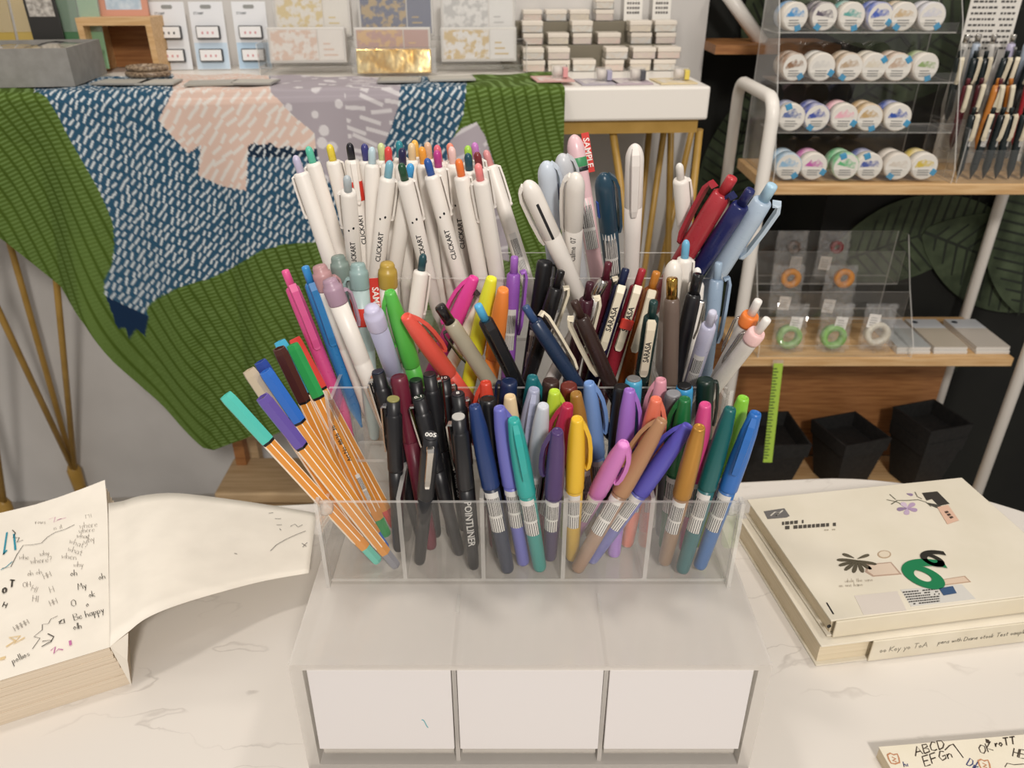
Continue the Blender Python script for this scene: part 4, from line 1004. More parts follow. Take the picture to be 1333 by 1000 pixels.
ups = [(4, '#b49a4a', 'mustard'), (33, '#c0a65a', 'ochre yellow'), (92, '#4f7a54', 'dark green'), (108, '#6c9a70', 'mid green'), (120, '#86ad86', 'sage green')]
for i, (u, c, n) in enumerate(ups):
    a, z = bplane(u, 36, .235); q = bthing('greeting_card', n + ' card standing upright behind the tray packets', 'card', a, .225 + .004*(i % 2), CT + .003, 0, 'cards behind the tray box')
    M = Matrix.Rotation(-.12, 4, 'X')
    MB().bbox((-.017, 0, 0), (.017, .003, .15), .0008, M).build('card', plastic(c, .45), q); MB().box((-.018, -.0015, .06), (.018, -.0008, .15), M).build('film_sleeve', FILM, q)
a, z = bplane(60, 34, .215)
q = bthing('picture_card', 'small black-framed card with a grey sketch behind the tray packets', 'card', a, .212, CT + .003)
MB().bbox((-.026, 0, 0), (.026, .004, .135), .0008).build('card', plastic('#2b2a28', .5), q); MB().box((-.021, -.0008, .085), (.021, 0, .130)).build('print', noisy('grey_sketch', '#8a857e', '#c9c4bc', 130, .7), q)
# wooden riser
a, b = btop(153, 97); a = bplane(153, 60, .2)[0]
wr = bthing('wooden_riser', 'pale wooden open-front riser box next to the grey tray', 'riser', a + .0, .205, BT + .0012, 0)
w2 = .062
MB().box((-w2, 0, .078), (w2, .115, .09)).build('top_board', WOOD, wr); MB().box((w2 - .01, 0, 0), (w2, .115, .078)).build('side_board', WOOD, wr)
MB().box((-w2, 0, 0), (-w2 + .01, .115, .078)).build('side_board', WOOD, wr); MB().box((-w2 + .01, .105, 0), (w2 - .01, .115, .078)).build('back_board', WOODD, wr)
q = bthing('photo_frame', 'salmon pink frame with a pale print standing on the wooden riser', 'frame', a + .005, .25, BT + .0914, 0)
M = Matrix.Rotation(-.15, 4, 'X')
for lo, hi in (((-.041, 0, 0), (.041, .006, .01)), ((-.041, 0, .062), (.041, .006, .072)), ((-.041, 0, .01), (-.031, .006, .062)), ((.031, 0, .01), (.041, .006, .062))): MB().box(lo, hi, M).build('frame_bar', plastic('#c9907a', .5), q)
MB().box((-.031, .003, .01), (.031, .005, .062), M).build('print', noisy('pale_blue_print', '#a9bccb', '#cfd9e0', 60, .6), q)
# blister cards
for i, (u, c, n) in enumerate(((232, '#d9dde2', 'plain pale'), (281, '#c3d6e6', 'pale blue'), (335, '#b5cfe4', 'sky blue'))):
    a, z = bplane(u, 92, .27); q = bthing('stamp_card', n + ' blister card holding two black-rimmed stampers', 'stamp card', a, .262, BT + .0012, 0, 'blister cards on the display table')
    M = Matrix.Rotation(-.12, 4, 'X')
    MB().bbox((-.030, 0, 0), (.030, .0015, .112), .0005, M).build('backing_card', plastic('#dfe1e4', .5), q)
    MB().box((-.029, -.0004, .001), (.029, 0, .045 if i else .016), M).build('colour_field', plastic(c, .5), q)
    MB().prism([(-.008, .101), (.008, .101), (.010, .104), (.008, .107), (-.008, .107), (-.010, .104)], 0, .0008, M @ Matrix.Rotation(PI/2, 4, 'X')).build('hanging_slot', plastic('#8d8f8c', .6), q)
    for z in (.024, .062):
        s_ = MB().bbox((-.021, -.009, z - .011), (.021, -.0005, z + .011), .002, M).build('stamper', plastic('#3a3a3c', .3), q)
        MB().bbox((-.019, -.0098, z - .009), (.019, -.0088, z + .009), .0006, M).build('stamp_label', plastic('#e4e4e4', .4), s_)
        for k in (-1, 0, 1): MB().box((k*.009 - .0015, -.0102, z - .003), (k*.009 + .0015, -.0098, z + .001), M).build('symbol', plastic('#333' + '333' if (i == 0 and z > .05) else '#c98d92', .6), s_)
    text_flat(mbt := MB(), 'STAMP', .006, M @ Tr(-.014, -.0003, .093) @ Matrix.Rotation(PI/2, 4, 'X')); mbt.build('lettering', plastic('#7c8084', .6), q)
# coil of brown beads
a, b = btop(212, 98); q = bthing('bead_coil', 'low coil of brown beads lying on the cloth near the blister cards', 'beads', a, .13, CT, 0)
MB().tube([(.032*math.cos(t_), .022*math.sin(t_), .006) for t_ in [2*PI*k/36 for k in range(36)]], .005, 8, closed=True).build('strand', noisy('brown_beads', '#5c4836', '#a8937a', 260, .3), q)
MB().tube([(.030*math.cos(t_), .020*math.sin(t_), .015) for t_ in [2*PI*k/36 for k in range(36)]], .0045, 8, closed=True).build('strand', noisy('brown_beads', '#5c4836', '#a8937a', 260, .3), q)
# loose grey cards along the table edge
for i, (u, v, wd2, n) in enumerate(((160, 109, .085, 'first'), (206, 109, .06, 'second'), (275, 110, .075, 'third'), (330, 109, .07, 'fourth'), (520, 106, .07, 'fifth'), (588, 104, .075, 'last'))):
    a, b = btop(u, v, CT); q = bthing('flat_card', '%s flat grey card along the cloth edge counting from the tray box' % n, 'card', a, max(.025, b), CT + .0003, .1*((i % 3) - 1), 'flat grey cards on the cloth')
    MB().bbox((-wd2/2, -.02, 0), (wd2/2, .03, .003), .0006).build('card', plastic(('#8f8d88', '#a5a39c', '#9a988f', '#8c8a86')[i % 4], .5), q)
    MB().box((-wd2/2 + .004, -.017, .003), (wd2/2 - .004, .027, .0033)).build('print_panel', plastic(('#a6a39a', '#b4b0a6')[i % 2], .5), q)
# stamp boxes on a stepped acrylic stand
sa = bplane(513, 60, .2)[0]
sd = bthing('stamp_stand', 'clear acrylic stepped stand under the long stamp boxes', 'stand', sa, .175, BT + .0012)
def clr(name, lo, hi, par): return MB().box(lo, hi, None, 0, 1).build(name, [CLEAR, EDGE], par)
clr('step', (-.232, 0, .012), (.232, .05, .014), sd); clr('riser_panel', (-.232, .05, .0), (.232, .052, .052), sd); clr('step', (-.232, .052, .050), (.232, .11, .052), sd); clr('front_panel', (-.232, -.002, 0), (.232, 0, .014), sd); clr('side_panel', (-.234, 0, 0), (-.232, .11, .05), sd); clr('side_panel', (.232, 0, 0), (.234, .11, .05), sd)
BX = [(404, 0, 29, .232, 'white and gold long stamp box, upper step, beside the blister cards', '#e0dbd2', '#d5bf82'), (514, 0, 28, .232, 'navy and gold long stamp box on the upper step', '#3a4468', '#a98d52'), (622, 0, 29, .232, 'white long stamp box with grey grid, upper step', '#dcdad6', '#b9b7b4'),
      (397, 39, 83, .182, 'white long stamp box with pale pink grid on the lower step', '#e4ded6', '#d9bba6'), (510, 39, 72, .186, 'copper pink long stamp box with gold emblem on the lower step', '#b5897c', '#d0a766'), (623, 39, 81, .182, 'white long stamp box with gold pattern on the lower step', '#e2deda', '#cdb072')]
for i, (u, v0, v1, bb, lab, c1, c2) in enumerate(BX):
    a, zt_ = bplane(u, v0, bb); zb_ = BT + .0012 + (.052 if i < 3 else .014)
    q = bthing('stamp_box', lab, 'box', a, bb, zb_ + .0040, 0, 'long stamp boxes'); h = (zt_ - zb_) if i > 2 else .072; h = max(.035, min(h, .072)); M = Matrix.Rotation(-.10, 4, 'X')
    MB().bbox((-.066, 0, .001), (.066, .030, h), .002, M).build('tray', plastic('#d4cfc8', .3), q)
    MB().box((-.062, -.0012, .005), (.018, 0, h - .004), M).build('printed_panel', noisy('stamp_print_%d' % i, c1, c2, 70, .35, 3, (1, 1, 1), 0, .45, .55), q)
    MB().box((.020, -.0012, .005), (.062, 0, h - .004), M).build('title_panel', plastic(c1, .4), q)
    for k in range(3): MB().box((.028, -.0016, .012 + .009*k), (.052 - .006*k, -.0012, .0145 + .009*k), M).build('print_line', plastic(c2, .5), q)
    MB().bbox((-.067, -.004, .0005), (.067, -.0025, h + .001), .0005, M).build('clear_lid', FILM, q)
a, z = bplane(514, 100, .145); q = bthing('foil_box', 'gold foil box in a clear sleeve in front of the copper stamp box', 'box', a, .146, CT + .0003)
FOIL = noisy('gold_foil', '#c99d44', '#f0dca2', 40, .16, 2, (1, 1, 1), .5); 
_b = [n for n in FOIL.node_tree.nodes if n.type == 'BSDF_PRINCIPLED'][0]; _b.inputs['Metallic'].default_value = .85
M = Matrix.Rotation(-.25, 4, 'X')
MB().bbox((-.064, 0, .001), (.064, .012, .040), .002, M).build('foil_block', FOIL, q); MB().bbox((-.073, -.003, 0), (.073, .014, .043), .0015, M).build('clear_sleeve', FILM, q)
# stepped stand with little clear boxes
ca = bplane(765, 60, .2)[0]
OLIVE = plastic('#77705f', .6)
ss = bthing('step_riser', 'olive grey stepped riser under the small clear boxes', 'riser', ca, .19, BT)
MB().bbox((-.150, .052, 0), (.165, .102, .040), .001).build('low_step', OLIVE, ss); MB().bbox((-.150, .102, 0), (.165, .143, .076), .001).build('high_step', OLIVE, ss)
def cbox(rect, base, bb, row, col, lev, k):
    x0, x1, y0, y1 = [640 + rect[0]/3.703, 640 + rect[1]/3.703, rect[2]/3.703, rect[3]/3.703]
    a, _ = bplane((x0+x1)/2, (y0+y1)/2, bb); a2 = bplane(x1, y1, bb)[0]; wd_ = (a2 - bplane(x0, y1, bb)[0])/2*.96
    nm = {0: 'table level', 1: 'low step', 2: 'high step'}[row]; od = ['first', 'second', 'third', 'fourth', 'fifth', 'sixth'][col]
    q = bthing('sticker_box', 'small clear sticker box, %s column on the %s, %s' % (od, nm, 'stacked on another' if lev else 'resting directly on it'), 'box', a, bb, base + lev*.0202 + .0003, 0, 'small clear sticker boxes')
    MB().bbox((-wd_ + .001, .001, .001), (wd_ - .001, .036, .0120), .001).build('sticker_pile', noisy('stickers_%d' % (k % 5), '#cfc3b4', ('#d9c0b4', '#c9c8c4', '#d9cdb6', '#cbb9b2', '#d3d3cb')[k % 5], 120, .6), q)
    MB().bbox((-wd_, 0, .012), (wd_, .037, .0196), .0012).build('lid', plastic('#ded5c8', .3), q)
    MB().bbox((-wd_ - .0003, -.0008, .0), (wd_ + .0003, .0378, .0122), .0006).build('clear_tray', FILM, q)
k = 0
for row, base, bb, L_ in ((2, BT + .076, .294, [(0, 0, 150, 245, 40, 100), (1, 0, 260, 365, 40, 100), (2, 0, 375, 475, 40, 100), (3, 0, 500, 590, 60, 100), (3, 1, 500, 590, 20, 60)]),
                         (1, BT + .040, .244, [(0, 0, 150, 250, 160, 210), (0, 1, 145, 250, 100, 160), (1, 0, 270, 375, 155, 215), (2, 0, 390, 485, 160, 215), (2, 1, 385, 490, 105, 160), (3, 0, 510, 625, 160, 220), (4, 0, 670, 775, 150, 210), (4, 1, 665, 775, 105, 150), (5, 0, 790, 890, 165, 215), (5, 1, 785, 895, 105, 160)]),
                         (0, BT, .190, [(0, 0, 150, 260, 285, 345), (0, 1, 150, 255, 220, 280), (1, 0, 270, 380, 290, 345), (1, 1, 270, 380, 225, 285), (2, 0, 390, 505, 280, 340), (3, 0, 545, 640, 290, 345), (3, 1, 550, 660, 225, 280), (4, 0, 665, 770, 280, 345), (4, 1, 680, 795, 220, 280), (5, 0, 780, 890, 280, 345), (5, 1, 800, 915, 220, 280)])):
    for col, lev, x0, x1, y0, y1 in L_:
        if row == 0: pass
        cbox((x0, x1, y0, y1), base, bb, row, col, lev, k); k += 1
for i, (u, n) in enumerate(((824, 'closer to the clear boxes'), (861, 'at the end of the high step'))):
    a, z = bplane(u, 22, .30); q = bthing('price_card', 'small white handwritten card on the high step, %s' % n, 'card', a, .300, BT + .0763)
    M = Matrix.Rotation(-.12, 4, 'X')
    MB().bbox((-.0175, 0, 0), (.0175, .001, .05), .0003, M).build('card', plastic('#e4e0d8', .6), q)
    mb = MB()
    for r_ in range(4):
        for c_ in range(5): mb.box((-.012 + c_*.005, -.0004, .012 + r_*.008), (-.009 + c_*.005 + .001*rnd.random(), 0, .016 + r_*.008), M)
    o_ = mb.build('handwriting', plastic('#565250', .8), q); o_['kind'] = 'stuff'
for i, (u, c, cc, n) in enumerate(((725, '#d99a9a', '#cfa39c', 'pink'), (781, '#a6a2b8', '#a9a2ab', 'lavender grey'), (824, '#4c4c52', '#b3a3ab', 'black'), (880, '#dcc65c', '#d6c49c', 'yellow'))):
    a, b = btop(u, 103, BT); q = bthing('sample_card', 'flat %s sample card under the %s tape cutter' % ({'#cfa39c': 'rose', '#a9a2ab': 'lilac', '#b3a3ab': 'mauve', '#d6c49c': 'straw'}[cc], n), 'card', a - .012, .04, BT + .0003 if i else CT + .0003, .08)
    MB().bbox((-.032, -.02, 0), (.030, .045, .0022), .0004).build('card', plastic(cc, .6), q); MB().box((-.026, -.015, .0022), (.012, .03, .0025)).build('swatch', noisy('swatch_%d' % i, cc, '#d9d3cc', 90, .6), q)
    q = bthing('tape_cutter', 'tiny clear tape cutter with a %s end' % n, 'tape cutter', a, .045, (BT if i else CT) + .0032)
    MB().bbox((-.016, 0, 0), (.010, .02, .020), .0015).build('clear_body', FILM, q); MB().bbox((.003, -.001, .001), (.011, .018, .016), .001).build('coloured_end', plastic(c, .4), q); MB().lathe([(.008, -.007), (.008, .007)], 16, Tr(-.005, .010, .0095) @ Matrix.Rotation(PI/2, 4, 'Y')).build('tape_roll', plastic('#d8cfc6', .5), q)

# ================================================================== THINGS ON THE RACK
def acry(par, name, lo, hi): return MB().box(lo, hi, None, 0, 1).build(name, [CLEAR, EDGE], par)
xl, xr = hy(1006, 230, 1.27).x, hy(1236, 230, 1.27).x
wst = thing('tape_stand', 'clear four-tier acrylic stand full of masking tape rolls', 'stand', ((xl+xr)/2, 1.262, ZS1 + .0003)); hw = (xr-xl)/2
TY = [1.285, 1.318, 1.350, 1.382]; TZc = [.8925, .9635, 1.036, 1.108]; TR = .0215
for i in range(4):
    y0 = TY[i] - .018 - 1.262; z0 = TZc[i] - TR - .003 - ZS1 - (0 if i else -.003)
    if i: acry(wst, 'tier_shelf', (-hw, y0, z0), (hw, y0 + .075, z0 + .002))
    acry(wst, 'tier_lip', (-hw, y0 - .002, z0), (hw, y0, z0 + .016))
prf = [(0, 0), (.0, .022), (.028, .085), (.06, .16), (.092, .235), (.115, .27), (.185, .27), (.185, 0)]
for s in (-1, 1):
    M = Tr(s*(hw + .001) - .001, 0, 0) @ Matrix(((0, 0, 1, 0), (1, 0, 0, 0), (0, 1, 0, 0), (0, 0, 0, 1)))
    MB().prism(prf, 0, .002, M, 0, 1).build('side_panel', [CLEAR, EDGE], wst)
acry(wst, 'back_panel', (-hw, .183, 0), (hw, .185, .29))
def tape_face(seed, cols, par, r, y, M):
    m = noisy('tape_label_%d' % seed, cols[0], cols[1], 75, .35, 2, (1, 1, 1), 0, .46, .58)
    return m
ROWS = [[(1027, 217), (1060, 217), (1101, 220), (1132, 219), (1169, 218), (1204, 217)], [(1031, 153), (1064, 153), (1100, 152), (1133, 151), (1170, 150)], [(1035, 87), (1070, 89), (1106, 91), (1138, 89), (1170, 86), (1207, 83)], [(1036, 19), (1074, 19), (1110, 19), (1147, 18), (1178, 18), (1215, 17)]]
TC = [['#8fb4cf', '#b85aa0', '#5fae78', '#4a5a9a', '#c9c0b4', '#c8b04a'], ['#5a6a9a', '#3c4f9c', '#e0a8b4', '#b89a6a', '#2f4fa0'], ['#8a6a52', '#c9c6c0', '#b09a80', '#cfc6b4', '#b7a08c', '#8aa06a'], ['#4a8fc4', '#5a5360', '#5fa09a', '#4a62b0', '#c0a884', '#c4c4cc']]
CN = [['sky blue patterned', 'magenta patterned', 'green lettered', 'navy pictured', 'plain stone', 'yellow and red'], ['blue scripted', 'deep blue and white', 'pink and blue', 'tan sketched', 'royal blue heart'], ['brown dotted', 'white ticked', 'taupe ringed', 'cream', 'beige striped', 'leaf green'], ['bright blue banded', 'dark grey cow-patched', 'teal', 'blue crosshatched', 'sand', 'plain white lettered']]
TN = ['bottom', 'second', 'third', 'top']
TAG = plastic('#3f8fb8', .4)
for ri, row in enumerate(ROWS):
    for ci, (u, v) in enumerate(row):
        y = TY[ri]; p = hy(u, v, y - .018); x = min(max(p.x, xl + TR + .001), xr - TR - .001); z = TZc[ri]
        for dep in (0, 1):
            nm = CN[ri][ci]; lb = ('%s masking tape roll at the front of the %s tier' if dep == 0 else 'masking tape roll queued behind the %s one on the %s tier') % (nm, TN[ri])
            q = thing('masking_tape', lb, 'tape', (x, y - .017 + dep*.0245, z), group='masking tape rolls on the stand')
            q.rotation_euler = (0, 0, (rnd.random() - .5)*.22 if dep == 0 else 0)
            R = Matrix.Rotation(-PI/2, 4, 'X')
            side = TC[ri][ci] if (ci + ri) % 2 == 0 or dep else '#d6cfc4'
            MB().lathe([(TR - .0015, 0), (TR, .001), (TR, .020), (TR - .0015, .021)], 24, R).build('roll', noisy('tape_side_%s' % side[1:], side, '#d8d2c8', 50, .4, 2, (1, 1, 1), 0, .3, .8), q)
            if dep == 0:
                MB().lathe([(TR - .0018, -.0008), (TR - .0022, 0)], 24, R).build('round_label', plastic('#d9d5cd', .4), q)
                pat = MB(); c0 = (rnd.random() - .5)*.6; poly = []
                for k_ in range(13):
                    t_ = c0 + PI*k_/12; poly.append(((TR - .004)*math.cos(t_)*.9, (TR - .004)*math.sin(t_)*.85*(.5 + .5*rnd.random())))
                pat.prism(poly, .0006, .0011, Matrix.Rotation(PI/2, 4, 'X')).build('label_picture', noisy('tape_label_%d_%d' % (ri, ci), TC[ri][ci], '#d8d4cc', 90, .4, 2, (1, 1, 1), 0, .42, .62), q)
                tb = MB()
                for k_ in range(3):
                    tb.box((-.010, -.0013, -.006 - .0038*k_), (.010 - .004*rnd.random(), -.0009, -.0045 - .0038*k_))
                tb.build('label_lettering', plastic('#8b8a88', .6), q)
                an = rnd.choice((.5, .9, 1.2, 2.1, 5.6, 4.3)); MB().bbox((TR*.62, -.0016, -.005), (TR*1.04, .004, .005), .0008, Matrix.Rotation(an, 4, 'Y')).build('price_tab', TAG, q)
# pen stand on the rack with many gel pens
px0, px1 = hy(1243, 230, 1.27).x, .905
ps = thing('rack_pen_stand', 'clear three-tier acrylic pen stand at the end of the upper shelf', 'stand', ((px0+px1)/2, 1.262, ZS1 + .0003)); hw = (px1-px0)/2
acry(ps, 'front_panel', (-hw, 0, 0), (hw, .002, .052)); acry(ps, 'tier_panel', (-hw, .042, 0), (hw, .044, .092)); acry(ps, 'tier_panel', (-hw, .086, 0), (hw, .088, .132)); acry(ps, 'back_panel', (-hw, .130, 0), (hw, .132, .140))
acry(ps, 'side_panel', (-hw, .002, 0), (-hw + .002, .130, .085)); acry(ps, 'side_panel', (hw - .002, .002, 0), (hw, .130, .085))
for z_, ya, yb_ in ((.038, .044, .086), (.076, .088, .130)): acry(ps, 'tier_floor', (-hw + .002, ya, z_), (hw - .002, yb_, z_ + .002))
DK = ('#1a2426', 'blackish'); 
rcol = [[DK]*8, [('#5a1e26', 'maroon'), ('#4a1a20', 'maroon'), ('#c07a34', 'amber'), ('#5a1e26', 'maroon'), ('#b5702c', 'amber'), ('#a83038', 'red'), ('#c07a34', 'amber'), ('#a83038', 'red')], [DK]*8, [('#b9b6b0', 'clear grey'), ('#a7b2c0', 'clear blue'), ('#b9b6b0', 'clear grey'), ('#b4aec6', 'clear lilac'), ('#a7b2c0', 'clear blue'), ('#b4aec6', 'clear lilac')]]
rwhere = ['front row', 'second row', 'third row', 'rear row']
for ri in range(4):
    n_ = len(rcol[ri])
    for ci in range(n_):
        x = px0 + .012 + (px1 - px0 - .03)*ci/(n_ - 1); y = 1.262 + (.020, .064, .100, .119)[ri]; z = ZS1 + (.003, .0405, .0785, .0785)[ri]
        q = thing('gel_pen', '%s gel pen, %s from the tape stand in the %s of rack pens' % (rcol[ri][ci][1], ['first', 'second', 'third', 'fourth', 'fifth', 'sixth', 'seventh', 'eighth'][ci], rwhere[ri]), 'pen', (x, y, z), group='%s of gel pens on the rack' % rwhere[ri])
        q.rotation_euler = ((rnd.random() - .6)*.12 if ri == 1 else 0, (rnd.random() - .5)*(.30 if ri == 1 else .14), 0); q.scale = (1.15, 1.15, .80 if ri != 3 else .95)
        f_ = -PI/2 + (rnd.random() - .5)*1.2
        kind = 'gel' if ri < 3 else 'pencil'
        oo = dict(c=rcol[ri][ci][0], k=rcol[ri][ci][0], clip='#d9cfb6', lab=(ri == 0)) if ri < 3 else dict(c=rcol[ri][ci][0], k='#cfcbc4', metal=1.0, steel=1)
        R_ = Rz(f_)
        for nm2, me2, mat2, sb in pen_parts(kind, oo, 0.0 if ri else .5):
            c_ = link(nm2, me2, q, mat=mat2); c_.rotation_euler = (0, 0, f_)
p = hy(1292, 35, 1.40)
q = thing('price_sign', 'white sign card with rows of small black writing behind the rack pens', 'sign', (p.x, 1.404, ZS1 + .0004))
M = Matrix.Rotation(-.02, 4, 'X'); h0 = p.z - ZS1
MB().bbox((-.042, 0, .0), (.042, .002, h0 + .10), .0005, M).build('card', plastic('#dcd8d0', .6), q)
mb = MB()
for r_ in range(11):
    x = -.037
    while x < .034:
        l_ = .003 + .005*rnd.random(); mb.box((x, -.0005, h0 - .035 + r_*.0088), (min(x + l_, .036), 0, h0 - .0318 + r_*.0088), M); x += l_ + .002 + (.006 if abs(x) < .004 else 0)
o_ = mb.build('lettering', plastic('#4c4a48', .8), q); o_['kind'] = 'stuff'
# lower shelf: tiered stand with bagged rings
bx0, bx1 = hy(986, 462, 1.265).x, hy(1183, 462, 1.265).x
bs = thing('bag_stand', 'clear sloping acrylic stand with film bags on the lower shelf', 'stand', ((bx0+bx1)/2, 1.262, ZS2 + .0003)); hw = (bx1-bx0)/2
acry(bs, 'tier_lip', (-hw, 0, 0), (hw, .002, .022)); acry(bs, 'tier_lip', (-hw, .055, .05), (hw, .057, .105)); acry(bs, 'tier_lip', (-hw, .105, .10), (hw, .107, .165))
acry(bs, 'tier_shelf', (-hw, .057, .05), (hw, .105, .052)); acry(bs, 'tier_shelf', (-hw, .107, .10), (hw, .150, .102)); acry(bs, 'back_panel', (-hw, .150, 0), (hw, .152, .19))
for s in (-1, 1):
    M = Tr(s*(hw + .001) - .001, 0, 0) @ Matrix(((0, 0, 1, 0), (1, 0, 0, 0), (0, 1, 0, 0), (0, 0, 0, 1)))
    MB().prism([(-.004, 0), (-.004, .02), (.06, .11), (.112, .195), (.118, .195), (.152, .19), (.152, 0)], 0, .002, M, 0, 1).build('side_panel', [CLEAR, EDGE], bs)
def bag(u, v, y, zb, ringc, label, rr=.0205, tagc='#e4e0da', tagpos=(.008, .055), kind='ring'):
    p = hy(u, v, y); q = thing('film_bag', label, 'bag', (p.x, y, zb + .0006), group='film bags on the bag stand'); c = max(rr + .001, min(p.z - zb, .050))
    R = Tr(0, .002, c) @ Matrix.Rotation(PI/2 - .08, 4, 'X')
    if kind == 'ring': MB().lathe([(rr*.58, -.010), (rr, -.010), (rr, .004), (rr*.58, .004), (rr*.58, -.010)], 26, R, cap=False).build('tape_ring', plastic(ringc, .4, .5, 0, .12), q)
    else:
        MB().lathe([(rr*.45, -.006), (rr, -.006), (rr, .003), (rr*.45, .003), (rr*.45, -.006)], 22, R @ Tr(.004, .018, 0), cap=False).build('orange_ring', plastic(ringc, .45), q)
    mb = MB(); n_ = 15; h = .09; w_ = .029
    vs = [((i/n_ - .5)*2*w_, -.016 + .009*rnd.random() + .010*abs(i/n_ - .5)*2 + .012*(j/n_), .001 + h*j/n_) for j in range(n_+1) for i in range(n_+1)]
    fs = [(j*(n_+1)+i, j*(n_+1)+i+1, (j+1)*(n_+1)+i+1, (j+1)*(n_+1)+i) for j in range(n_) for i in range(n_)]
    mb.add(vs, fs, 0, False).build('film', FILM, q)
    vs = [(x, .007 + .004*(z/h) + .003*rnd.random(), z) for x, _, z in vs]; MB().add(vs, fs).build('film', FILM, q)
    M = Tr(tagpos[0], .0035, tagpos[1]) @ Matrix.Rotation(-.1, 4, 'X') @ Matrix.Rotation(.1, 4, 'Y')
    tg = MB().bbox((-.011, -.0005, -.013), (.011, .0005, .013), .0003, M).build('paper_tag', plastic(tagc, .6), q)
    for k_ in range(4): MB().box((-.008, -.0009, -.008 + .0045*k_), (.006 - .002*(k_ % 2), -.0005, -.0068 + .0045*k_), M).build('print_line', plastic('#8a8682', .7), tg)
bag(1028, 440, 1.283, ZS2, '#9cc07e', 'film bag with a pale green tape ring at the stand end near the pens', .0225)
bag(1086, 440, 1.283, ZS2, '#8fbf6c', 'film bag with a bright green tape ring in the middle', .0225)
bag(1143, 436, 1.283, ZS2, '#dcd6c6', 'film bag with a creamy white tape ring', .0225, tagpos=(-.012, .06))
bag(1030, 352, 1.342, ZS2 + .0525, '#c98a48', 'film bag with an orange dried-fruit ring and square label, second tier', .018, '#dcd2c8', (0, .018), 'up')
bag(1098, 360, 1.342, ZS2 + .0525, '#cf8a40', 'film bag with an orange ring and curved white card, second tier', .018, '#ddd6d0', (-.014, .012), 'up')
bag(1085, 335, 1.390, ZS2 + .1025, '#7a3030', 'film bag with a dark red charm on the top tier', .012, '#c9c0b6', (-.012, .03), 'up')
bag(1030, 335, 1.390, ZS2 + .1025, '#5a4a40', 'film bag with a dim brown charm on the top tier', .012, '#a8a098', (.012, .03), 'up')
# pads on the lower shelf
for i, (u, c, n) in enumerate(((1199, '#a4a7a6', 'blue grey pad stacked against the bag stand'), (1248, '#b4aa9a', 'tan grey pad with a round emblem in the middle of the three'), (1304, '#bcb4aa', 'pale pad with a round emblem at the shelf end'))):
    p = hz(u, 455, ZS2 + .02); q = thing('memo_pad', n, 'memo pad', (p.x, 1.272, ZS2 + .0003), .0, 'memo pads on the lower shelf')
    for k_ in range(2): MB().bbox((-.031, .003*k_, .0065*k_), (.031, .125 + .002*k_, .0065*k_ + .006), .0006).build('pad', plastic('#d5d1ca', .6), q)
    MB().bbox((-.0312, .0028, .0126), (.0312, .1275, .0138), .0004).build('cover', plastic(c, .35), q)
    MB().box((-.0305, .085, .0138), (.0305, .126, .0141)).build('title_field', plastic('#c9ccd0', .4), q)
    if i: MB().lathe([(.006, .0141), (.0055, .0146)], 16, Tr(-.018, .112, 0)).build('emblem', plastic('#2c3440', .5), q)
# green ruler hanging at the shelf edge
pA, pB = hy(1013, 476, 1.244), hy(999, 602, 1.20)
q = thing('green_ruler', 'translucent lime green ruler hanging below the lower shelf', 'ruler', pA); ax = (pB - pA); Lr = ax.length
q.rotation_euler = Vector((0, 0, -1)).rotation_difference(ax.normalized()).to_euler()
MB().bbox((-.0085, -.001, -Lr), (.0085, .001, .004), .0005).build('blade', plastic('#a9c94a', .35, .5, 0, .15), q)
tk_ = MB(); z = -.006; k_ = 0
for k_ in range(int((Lr - .008)/.0058)): tk_.box((-.0085, -.0014, -.007 - .0058*k_), (-.0085 + (.0095 if k_ % 2 else .007), -.001, -.0045 - .0058*k_))
o_ = tk_.build('tick_marks', plastic('#4c6322', .6), q); o_['kind'] = 'stuff'
MB().box((-.0095, .0012, -.003), (.0095, .005, .010)).build('hanging_tab', FILM, q)
# black nested boxes on the bottom shelf
BKB = noisy('black_fibre', '#131313', '#1f1e1d', 120, .75)
for i, (u, w0, n, st_) in enumerate(((1000, .062, 'black tapered box nearest the pens behind the green ruler', 2), (1107, .052, 'squat black tapered box in the middle of the bottom shelf', 2), (1208, .048, 'tall black tapered box stack near the rack end', 3))):
    p = hz(u, 600, ZS3 + .003); y = 1.352
    p = hy(u, 612, y - .04)
    q = thing('black_box', n, 'box', (p.x, y, ZS3 + .0003), 0.30 if i else .05, 'black boxes on the bottom shelf')
    def frus(z0, z1, r0, r1, nm, inner=None):
        vs = [(s1*r0, s2*r0, z0) for s1, s2 in ((-1,-1),(1,-1),(1,1),(-1,1))] + [(s1*r1, s2*r1, z1) for s1, s2 in ((-1,-1),(1,-1),(1,1),(-1,1))]; fs = [(3,2,1,0), (0,1,5,4), (1,2,6,5), (2,3,7,6), (3,0,4,7)]
        ri_ = r1 - .004; vs += [(s1*ri_, s2*ri_, z1) for s1, s2 in ((-1,-1),(1,-1),(1,1),(-1,1))] + [(s1*(r0*.3 + ri_*.6), s2*(r0*.3 + ri_*.6), max(z0 + .002, z1 - .06)) for s1, s2 in ((-1,-1),(1,-1),(1,1),(-1,1))]
        for k2 in range(4): k3 = (k2+1) % 4; fs += [(4+k2, 4+k3, 8+k3, 8+k2), (8+k2, 8+k3, 12+k3, 12+k2)]
        fs.append((12, 13, 14, 15)); return MB().add(vs, fs).build(nm, BKB, q)
    frus(0, .098, w0*.70, w0*.97, 'box_shell')
    for k2 in range(1, st_): frus(.0985 + .032*(k2-1), .130 + .032*(k2-1), w0*(.99 + .03*k2), w0*(1.03 + .04*k2), 'nested_rim')

